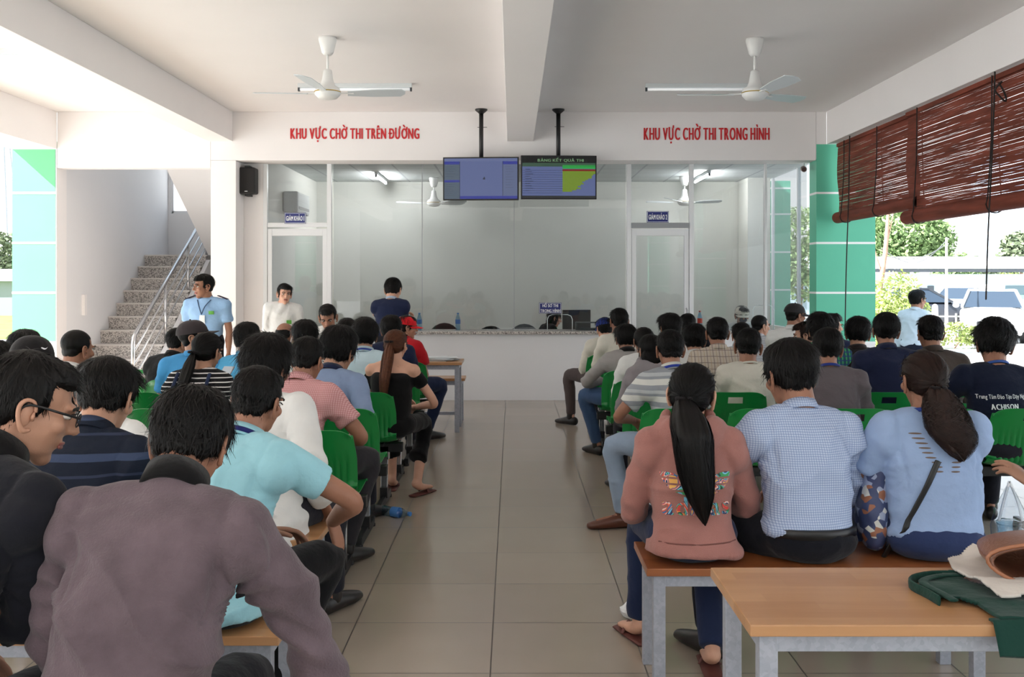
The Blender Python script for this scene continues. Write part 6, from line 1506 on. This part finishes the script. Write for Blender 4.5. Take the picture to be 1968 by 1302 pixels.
# ------------------------------------------------------------------ right foreground
R1 = person('R1', 'person in a pink hoodie with a very long black ponytail on the dark bench', 1330, 693, 3.84, yaw=2, lean=4, curve=8, head=(-20, 8, 4), hs=hsz(92, 3.85), sw=0.150, bulk=0.98, armR=((0.12, 0.30, 0.66), (0.6, -0.4, -1)), armL=((-0.12, 0.30, 0.66), (-0.45, -0.4, -1)), top=PINKH, collar=None, hoodie=True, pants=DJ, hair='long', female=True, skin='c', shoes='sandal', seed=101, fold=0.75, hem=0.058, seat=0.465,
       legR=((0.12, 0.34, 0.50), (0.09, 0.05, 0.10), (0.1, 1, 0)), legL=((-0.12, 0.42, 0.5), (-0.13, 0.42, 0.09), (-0.3, 1, 0)))
R2 = person('R2', 'person in a blue and white checked shirt with dark trousers on the dark bench', 1518, 657, 3.84, yaw=4, lean=10, side=2, curve=14, head=(14, 14, -2), hs=hsz(104, 3.9, 0.185), sw=0.170, bulk=1.06, armL=((-0.20, 0.32, 0.60), (-1, -0.5, -0.6)), armR='lap', top=BLUECH, pants=cloth((22, 23, 30), 'charcoal_trousers'), hair='smooth', skin='b', seed=112, fold=1.0, hem=-0.005, seat=0.465,
       legL=((-0.30, 0.34, 0.48), (-0.30, 0.28, 0.10), (-0.4, 1, 0)), legR=((0.16, 0.42, 0.5), (0.16, 0.42, 0.09), (0, 1, 0)))
R3 = person('R3', 'person in a pale blue T-shirt with slits and a low ponytail on the dark bench', 1772, 671, 3.86, yaw=-2, lean=2, curve=10, head=(10, 8, 0), hs=hsz(84, 3.9), sw=0.158, bulk=1.12, armR='fold', armL=((-0.10, 0.30, 0.62), (-1, -0.3, -0.8)), top=TEEB, sleeve='short', collar='round', pants=cloth((44, 56, 92), 'dark_blue_jeans'), hair='long', hair_m=H_dkbrown, female=True, skin='b', seed=123, fold=0.6, hem=0.0, seat=0.465,
       legR=((0.24, 0.40, 0.5), (0.20, 0.45, 0.09), (0, 1, 0)), lanyard=(40, 60, 130))
ponytail('R1', 0.43, 0.066, H_black, sway=0.05, n=2200, tie=(-0.015, -0.106, -0.02), seed=1)
ponytail('R3', 0.24, 0.050, H_dkbrown, sway=0.05, fluff=0.25, n=1700, tie=(0.0, -0.108, -0.035), curl=0.5, seed=2)
obj('waistband_rib', MB().chain([R1['pel']+Vector((0.165*math.cos(a), 0.118*math.sin(a)-0.0, -0.035)) for a in [2*math.pi*i/24 for i in range(25)]], [(0.012, 0.032)]*25, side=(0, 0, 1), n=10, sub=1, caps=(False, False)), PINKH, R1['shirt'], smooth=True) if False else None
bp = R2['pel']; bl = obj('belt', MB().lathe([(0.160, 0.0), (0.166, 0.002), (0.166, 0.034), (0.160, 0.036)], n=40), mat('belt_black', (16, 15, 16), 0.35), R2['o'], smooth=True)
bl.scale = (1.06, 0.80, 1); bl.location = (bp.x, bp.y-0.015, bp.z+0.015)
d = R1; sc = (120, 78, 72)
seam('R1', [(-0.17, 0.552), (0, 0.548), (0.17, 0.552)], r=0.0030, c=sc)
# sports mark on the hoodie: three-leaf shape with bars, and the word below
def multi():
    m, nt, p = newmat('coloured_print'); tc = nt.nodes.new('ShaderNodeTexCoord'); n = nt.nodes.new('ShaderNodeTexNoise'); n.inputs['Scale'].default_value = 9; n.inputs['Distortion'].default_value = 3.0; n.inputs['Detail'].default_value = 1
    nt.links.new(tc.outputs['Object'], n.inputs['Vector']); r = nt.nodes.new('ShaderNodeValToRGB'); r.color_ramp.interpolation = 'CONSTANT'
    cols = [(206, 60, 60), (240, 150, 70), (30, 60, 70), (60, 160, 90), (120, 190, 220), (30, 50, 90), (236, 200, 190), (220, 90, 60), (60, 110, 160), (240, 180, 90)]
    e = r.color_ramp.elements; e[0].color = lin(cols[0]); e[0].position = 0; e[1].position = 0.34; e[1].color = lin(cols[1])
    for i, c in enumerate(cols[2:]): x = e.new(0.37+0.036*i); x.color = lin(c)
    nt.links.new(n.outputs['Fac'], r.inputs[0]); nt.links.new(r.outputs[0], p.inputs['Base Color']); p.inputs['Roughness'].default_value = 0.6; return m
M_print = multi()
def solid(polys, sub=0.012):
    """2D polygons (x,z) as a subdivided plate"""
    import bmesh
    bm = bmesh.new()
    for poly in polys: bm.faces.new([bm.verts.new((x, 0, z)) for x, z in poly])
    bmesh.ops.triangulate(bm, faces=bm.faces[:])
    for _ in range(5):
        ed = [e for e in bm.edges if e.calc_length() > sub]
        if not ed: break
        bmesh.ops.subdivide_edges(bm, edges=ed, cuts=1); bmesh.ops.triangulate(bm, faces=bm.faces[:])
    me = bpy.data.meshes.new('plate'); bm.to_mesh(me); bm.free(); return me
def leaf(cx, z0, ang, L, W, n=16):
    P = []
    for i in range(n+1):
        u = i/n; P.append((W*math.sin(math.pi*u)**0.8*(0.7+0.6*u)/1.3, L*u))
    for i in range(n-1, 0, -1):
        u = i/n; P.append((-W*math.sin(math.pi*u)**0.8*(0.7+0.6*u)/1.3, L*u))
    c, s = math.cos(ang), math.sin(ang); return [(cx+x*c+z*s, z0-x*s+z*c) for x, z in P]
def cut(poly, za, zb):
    """part of a convex-ish polygon between two heights"""
    def clip(P, keep, z):
        out = []
        for i in range(len(P)):
            a, b = P[i-1], P[i]; ka, kb = keep(a[1]), keep(b[1])
            if ka != kb: t = (z-a[1])/(b[1]-a[1]); out.append((a[0]+(b[0]-a[0])*t, z))
            if kb: out.append(b)
        return out
    P = clip(poly, lambda z: z >= za, za); return clip(P, lambda z: z <= zb, zb) if P else []
polys = []
for ang, cx_ in ((0.0, 0.0), (0.95, 0.0), (-0.95, 0.0)):
    lf = leaf(cx_, -0.055, ang, 0.145 if ang else 0.15, 0.036)
    for za, zb in ((-0.052, -0.036), (-0.029, -0.014), (-0.007, 0.008), (0.015, 0.2)):
        c_ = cut(lf, za, zb)
        if len(c_) > 2: polys.append(c_)
sx = lambda me, k: (me.transform(Matrix.Diagonal((k[0], 1, k[1], 1))), me)[1]
c7 = R1['c7']
tre = on_back('R1', sx(solid(polys), (1.1, 1.0)), (0.0, 0.765), M_print, 'printed_logo', off=0.003)
tw = wall_text('adidas', 0.25, 0.066, depth=0.0, bold=0.03, space=0.10)
on_back('R1', tw, (0.0, 0.645), M_print, 'printed_word', off=0.004)
# slits in the T-shirt back
sb = MB()
polys = []
for i in range(9):
    for s in (-1, 1):
        x = s*(0.098-0.0085*i); z = 0.0-i*0.0165
        if i > 5: x = s*(0.030+0.003*(8-i))
        hw = 0.024-0.0009*i; P = [(x+hw*math.cos(a), z+0.0032*math.sin(a)) for a in [2*math.pi*j/14 for j in range(14)]]; polys.append(P)
on_back('R3', solid(polys, 0.02), (0.012, R3['c7'].z-0.055), mat('slit_skin', (112, 94, 84), 0.7), 'back_cutouts', off=0.002)
# belt bag strap and floral bag of R3
d = R3; T = d['shirt']; bvh = BVHTree.FromPolygons([v.co for v in T.data.vertices], [p.vertices for p in T.data.polygons]); pts = []
for i in range(11):
    u = i/10; x = -0.02+(-0.195+0.02)*u; z = d['c7'].z-0.15-(0.37)*u; h = bvh.ray_cast(Vector((x, -1.2, z)), Vector((0, 1, 0))); y = h[0].y-0.004 if h[0] is not None else (pts[-1].y+0.012 if pts else -0.12); pts.append(Vector((x, y, z)))
obj('bag_strap', MB().chain(pts, [(0.011, 0.003)]*11, side=(1, 0, 0.4), n=8, sub=2), mat('black_leather', (20, 18, 19), 0.35), d['o'], smooth=True)
M_flor = newmat('floral_cloth'); m, nt, p = M_flor; tc = nt.nodes.new('ShaderNodeTexCoord'); v = nt.nodes.new('ShaderNodeTexVoronoi'); v.inputs['Scale'].default_value = 38; nt.links.new(tc.outputs['Object'], v.inputs['Vector'])
sp = nt.nodes.new('ShaderNodeSeparateColor'); nt.links.new(v.outputs['Color'], sp.inputs[0]); r = nt.nodes.new('ShaderNodeValToRGB'); r.color_ramp.interpolation = 'CONSTANT'; e = r.color_ramp.elements; e[0].color = lin((58, 68, 104)); e[1].position = 0.62; e[1].color = lin((150, 160, 186)); x = e.new(0.8); x.color = lin((150, 96, 70)); x = e.new(0.9); x.color = lin((206, 206, 200))
nt.links.new(sp.outputs[0], r.inputs[0]); nt.links.new(r.outputs[0], p.inputs['Base Color']); M_flor = m
fbag = MB().chain([(0, 0, 0), (0.0, 0.02, 0.1), (0.03, 0.05, 0.22), (0.06, 0.08, 0.28)], [(0.045, 0.07), (0.065, 0.08), (0.05, 0.06), (0.03, 0.03)], n=18)
me = remesh(fbag, 0.008, 3); co, no = mesh_arrays(me); co += no*(waves(co, 8, 40, 3)*0.007)[:, None]; set_co(me, co)
P = d['o'].location; fo_ = obj('floral_bag', me, M_flor, loc=(P.x-0.215, P.y+0.02, 0.468+0.06), smooth=True); tag(fo_, 'blue and white flowered cloth bag between the checked shirt and the pale blue T-shirt', 'bag')
# person out of frame at the right with an arm in view
R4 = person('R4', 'person in black at the right edge, only a sleeve and hand in view', 2150, 640, 4.35, yaw=10, lean=8, hs=1.0, armL=((-0.46, 0.12, 0.63), (-0.3, -1, -0.6)), armR='lap', top=BLACK, pants=DK, hair='short', skin='a', seed=131, sw=0.175, handnL=((-0.2, -0.6, 1), (-0.7, 0.3, 0.6)))
# ------------------------------------------------------------------ right rows
person('R21', 'person in a grey and white striped polo, brown shoe out in the aisle', 1287, 632, 6.02, yaw=14, lean=10, side=-2, curve=12, head=(-8, 8, 0), hs=hsz(56, 6.1), sw=0.172, armL='wide', top=GREYSTR, sleeve='short', pants=cloth((150, 168, 190), 'pale_jeans'), hair='short3', skin='b', shoes='brown',
       legL=((-0.36, 0.18, 0.52), (-0.27, 0.27, 0.10), (-1, 0.05, 0)), lanyard=(40, 60, 150), seed=141)
person('R9', 'person in a grey-brown sweater with a blue lanyard, in the nearest right row', 1590, 633, 6.02, yaw=-4, lean=8, head=(-6, 10, 2), hs=hsz(56, 6.1), sw=0.165, bulk=1.05, top=cloth((96, 88, 92), 'grey_brown_sweater'), collar='round', lanyard=(40, 56, 130), hair='smooth', skin='b', seed=142)
R5 = person('R5', 'person in a navy T-shirt lettered ACHISON at the right', 1911, 612, 6.02, yaw=-4, lean=6, side=3, head=(-10, 16, 4), hs=hsz(66, 6.1), sw=0.188, bulk=1.1, armL='wide', armR='lap', top=cloth((20, 26, 46), 'navy_tee'), sleeve='short', collar='round', hair='fluffy', skin='b', lanyard=(60, 90, 160), seed=143, fold=0.6)
on_back('R5', wall_text('Trung Tâm Đào Tạo Dạy Nghề', 0.285, 0.024, depth=0, bold=0.02), (0.0, R5['c7'].z-0.165), M_signw, 'back_lettering', off=0.004, rotz=0.02)
on_back('R5', wall_text('ACHISON', 0.155, 0.030, depth=0, bold=0.06), (0.0, R5['c7'].z-0.225), M_signw, 'back_lettering', off=0.004, rotz=0.02)
person('R16', 'person in a cream shirt behind the chair back with a hand slot', 1438, 629, 6.87, yaw=4, lean=6, head=(-16, 8, 3), hs=hsz(53, 6.9), sw=0.165, top=W2, collar='round', hair='short3', skin='b', seed=151)
person('R22', 'person in a grey hooded top with glasses and dark hair, second right row', 1249, 641, 6.87, yaw=8, lean=8, head=(6, 8, 0), hs=hsz(42, 6.9, 0.18), sw=0.14, bulk=0.9, top=cloth((136, 130, 134), 'grey_hoodie'), collar=None, hoodie=True, hair='bob', female=True, skin='c', seed=152); glasses('R22')
person('R7', 'person in a navy shirt third from the right edge of the second row', 1702, 603, 6.87, lean=6, yaw=-3, head=(-6, 8, 3), hs=hsz(50, 6.9), sw=0.172, bulk=1.05, top=cloth((30, 36, 62), 'dark_blue_shirt'), hair='smooth', skin='b', seed=153)
person('R6', 'person in an olive-brown shirt left of the ACHISON shirt', 1787, 604, 6.87, lean=6, head=(0, 6, 0), hs=hsz(51, 6.9), sw=0.172, top=cloth((66, 56, 50), 'olive_brown_shirt'), hair='short3', skin='b', seed=154)
person('R17', 'person in a tan plaid shirt with protruding ears, third right row', 1378, 608, 7.67, lean=6, head=(0, 6, 0), hs=hsz(44, 7.7, 0.172), sw=0.172, top=TANPL, hair='short3', skin='b', seed=161)
person('R23', 'person in a white shirt with long dark hair left of the grey hoodie', 1236, 627, 7.67, yaw=6, lean=8, head=(4, 8, 0), hs=hsz(41, 7.7), sw=0.15, top=W_, collar='round', hair='long', female=True, skin='b', seed=162)
person('R10', 'person in a green plaid shirt with thick black hair', 1576, 600, 7.67, yaw=-4, lean=4, hs=hsz(48, 7.7, 0.19), top=GREENPL, hair='fluffy', seed=163)
person('R8', 'person in a dark brown jacket in front of the green pillar', 1649, 606, 7.67, lean=6, yaw=-6, head=(-12, 6, 3), hs=hsz(46, 7.7), top=cloth((40, 32, 32), 'dark_brown_jacket'), hair='short2', seed=164)
person('R24', 'person in a grey jacket with a black collar, jeans knee in the aisle', 1202, 621, 8.47, yaw=10, lean=10, head=(0, 8, 0), hs=hsz(40, 8.5), sw=0.16, armL='wide', top=cloth((160, 156, 154), 'light_grey_jacket'), collar_m=BLACK, pants=JEAN, hair='short2', skin='b', seed=171, legL=((-0.30, 0.34, 0.52), (-0.18, 0.40, 0.1), (-0.3, 1, 0)))
person('R18', 'person with short black hair between the striped polo and the tan plaid', 1334, 620, 8.47, lean=8, hs=hsz(46, 8.5, 0.185), top=W_, hair='short2', seed=172)
person('R16b', 'person with black hair right behind the cream-shirted man', 1424, 619, 8.47, lean=6, hs=hsz(34, 8.5), top=PINSTR, hair='short', seed=173)
person('R13', 'person with reddish-brown hair facing left under the black cap', 1546, 618, 8.47, lean=8, yaw=20, head=(52, 10, 0), hs=0.92, top=GREENPL, hair='short', hair_m=H_dkbrown, skin='c', seed=174, female=True)
person('R11', 'person in profile facing right with black hair, before the green pillar', 1599, 601, 9.42, lean=4, yaw=-20, head=(-58, 0, 0), hs=0.98, top=NV, hair='short2', skin='c', seed=175)
person('R25', 'person in a cream-white shirt, tallest head in the left column of the right block', 1189, 591, 9.42, yaw=8, lean=10, head=(6, 8, 0), hs=hsz(38, 9.4), sw=0.172, armL='lap', top=W2, hair='short3', skin='b', seed=181)
person('R19', 'person with black hair and a visible left ear, right of the tall white-shirted man', 1287, 600, 9.42, lean=8, hs=hsz(42, 9.4, 0.185), head=(14, 6, 0), top=W_, hair='short2', seed=182)
person('R14', 'person with cropped hair in profile facing right, grey pinstripe shirt', 1462, 605, 10.27, lean=6, yaw=-24, head=(-46, 4, 0), hs=hsz(36, 9.4), sw=0.175, top=PINSTR, hair='buzz', skin='a', seed=183)
person('R12', 'person in a black cap and white shirt facing right', 1529, 583, 9.42, lean=4, yaw=-28, head=(-40, 2, 0), hs=hsz(36, 9.4), sw=0.175, top=W_, hair='buzz', cap=(44, 42, 44), skin='b', seed=184)
person('R26', 'person in a blue cap at the far front of the right block', 1161, 610, 10.27, yaw=8, lean=14, head=(10, 12, 0), hs=0.95, armL='lap', top=W2, cap=(44, 66, 150), hair='short', pants=(84, 74, 74), skin='c', seed=191, legL=((-0.32, 0.42, 0.52), (-0.30, 0.44, 0.1), (-0.7, 1, 0)))
person('R20', 'person with flat black hair far in front, beside the red-label bottle', 1321, 602, 10.27, lean=6, hs=hsz(32, 10.3), top=DK, hair='short', seed=192)
# swoosh mark on the black cap at the far left
d = PEOPLE['L24']; sw_ = []
for i in range(13):
    u = i/12; sw_.append((u*0.036, 0.0115*u*u*0.7+0.001-0.009*math.sin(math.pi*u)*0.9))
for i in range(12, -1, -1):
    u = i/12; sw_.append((u*0.036, 0.0115*u*u*0.7+0.001-0.009*math.sin(math.pi*u)*0.9+0.008*math.sin(math.pi*u**0.6)*(1-u*0.3)))
pm_ = solid([[(x, z) for x, z in sw_]], 0.006); co, _ = mesh_arrays(pm_)
bvh = BVHTree.FromPolygons([v.co for v in CAP.vertices], [p.vertices for p in CAP.polygons])
ang = R(-38); dr = Vector((-math.sin(ang)*-1, math.cos(ang), 0)); dr = Vector((-math.sin(R(38)), math.cos(R(38)), 0)); sd = Vector((math.cos(R(38)), math.sin(R(38)), 0))
for i, c in enumerate(co.copy()):
    o_ = Vector((0, -0.016, 0.058+c[2])) + sd*(c[0]-0.018)-dr*0.5; h = bvh.ray_cast(o_, dr)
    co[i] = (h[0]-dr*0.002) if h[0] is not None else o_+dr*0.4
set_co(pm_, co); sw = obj('cap_mark', pm_, M_signw, [c for c in d['o'].children if c.name.startswith('cap')][0])
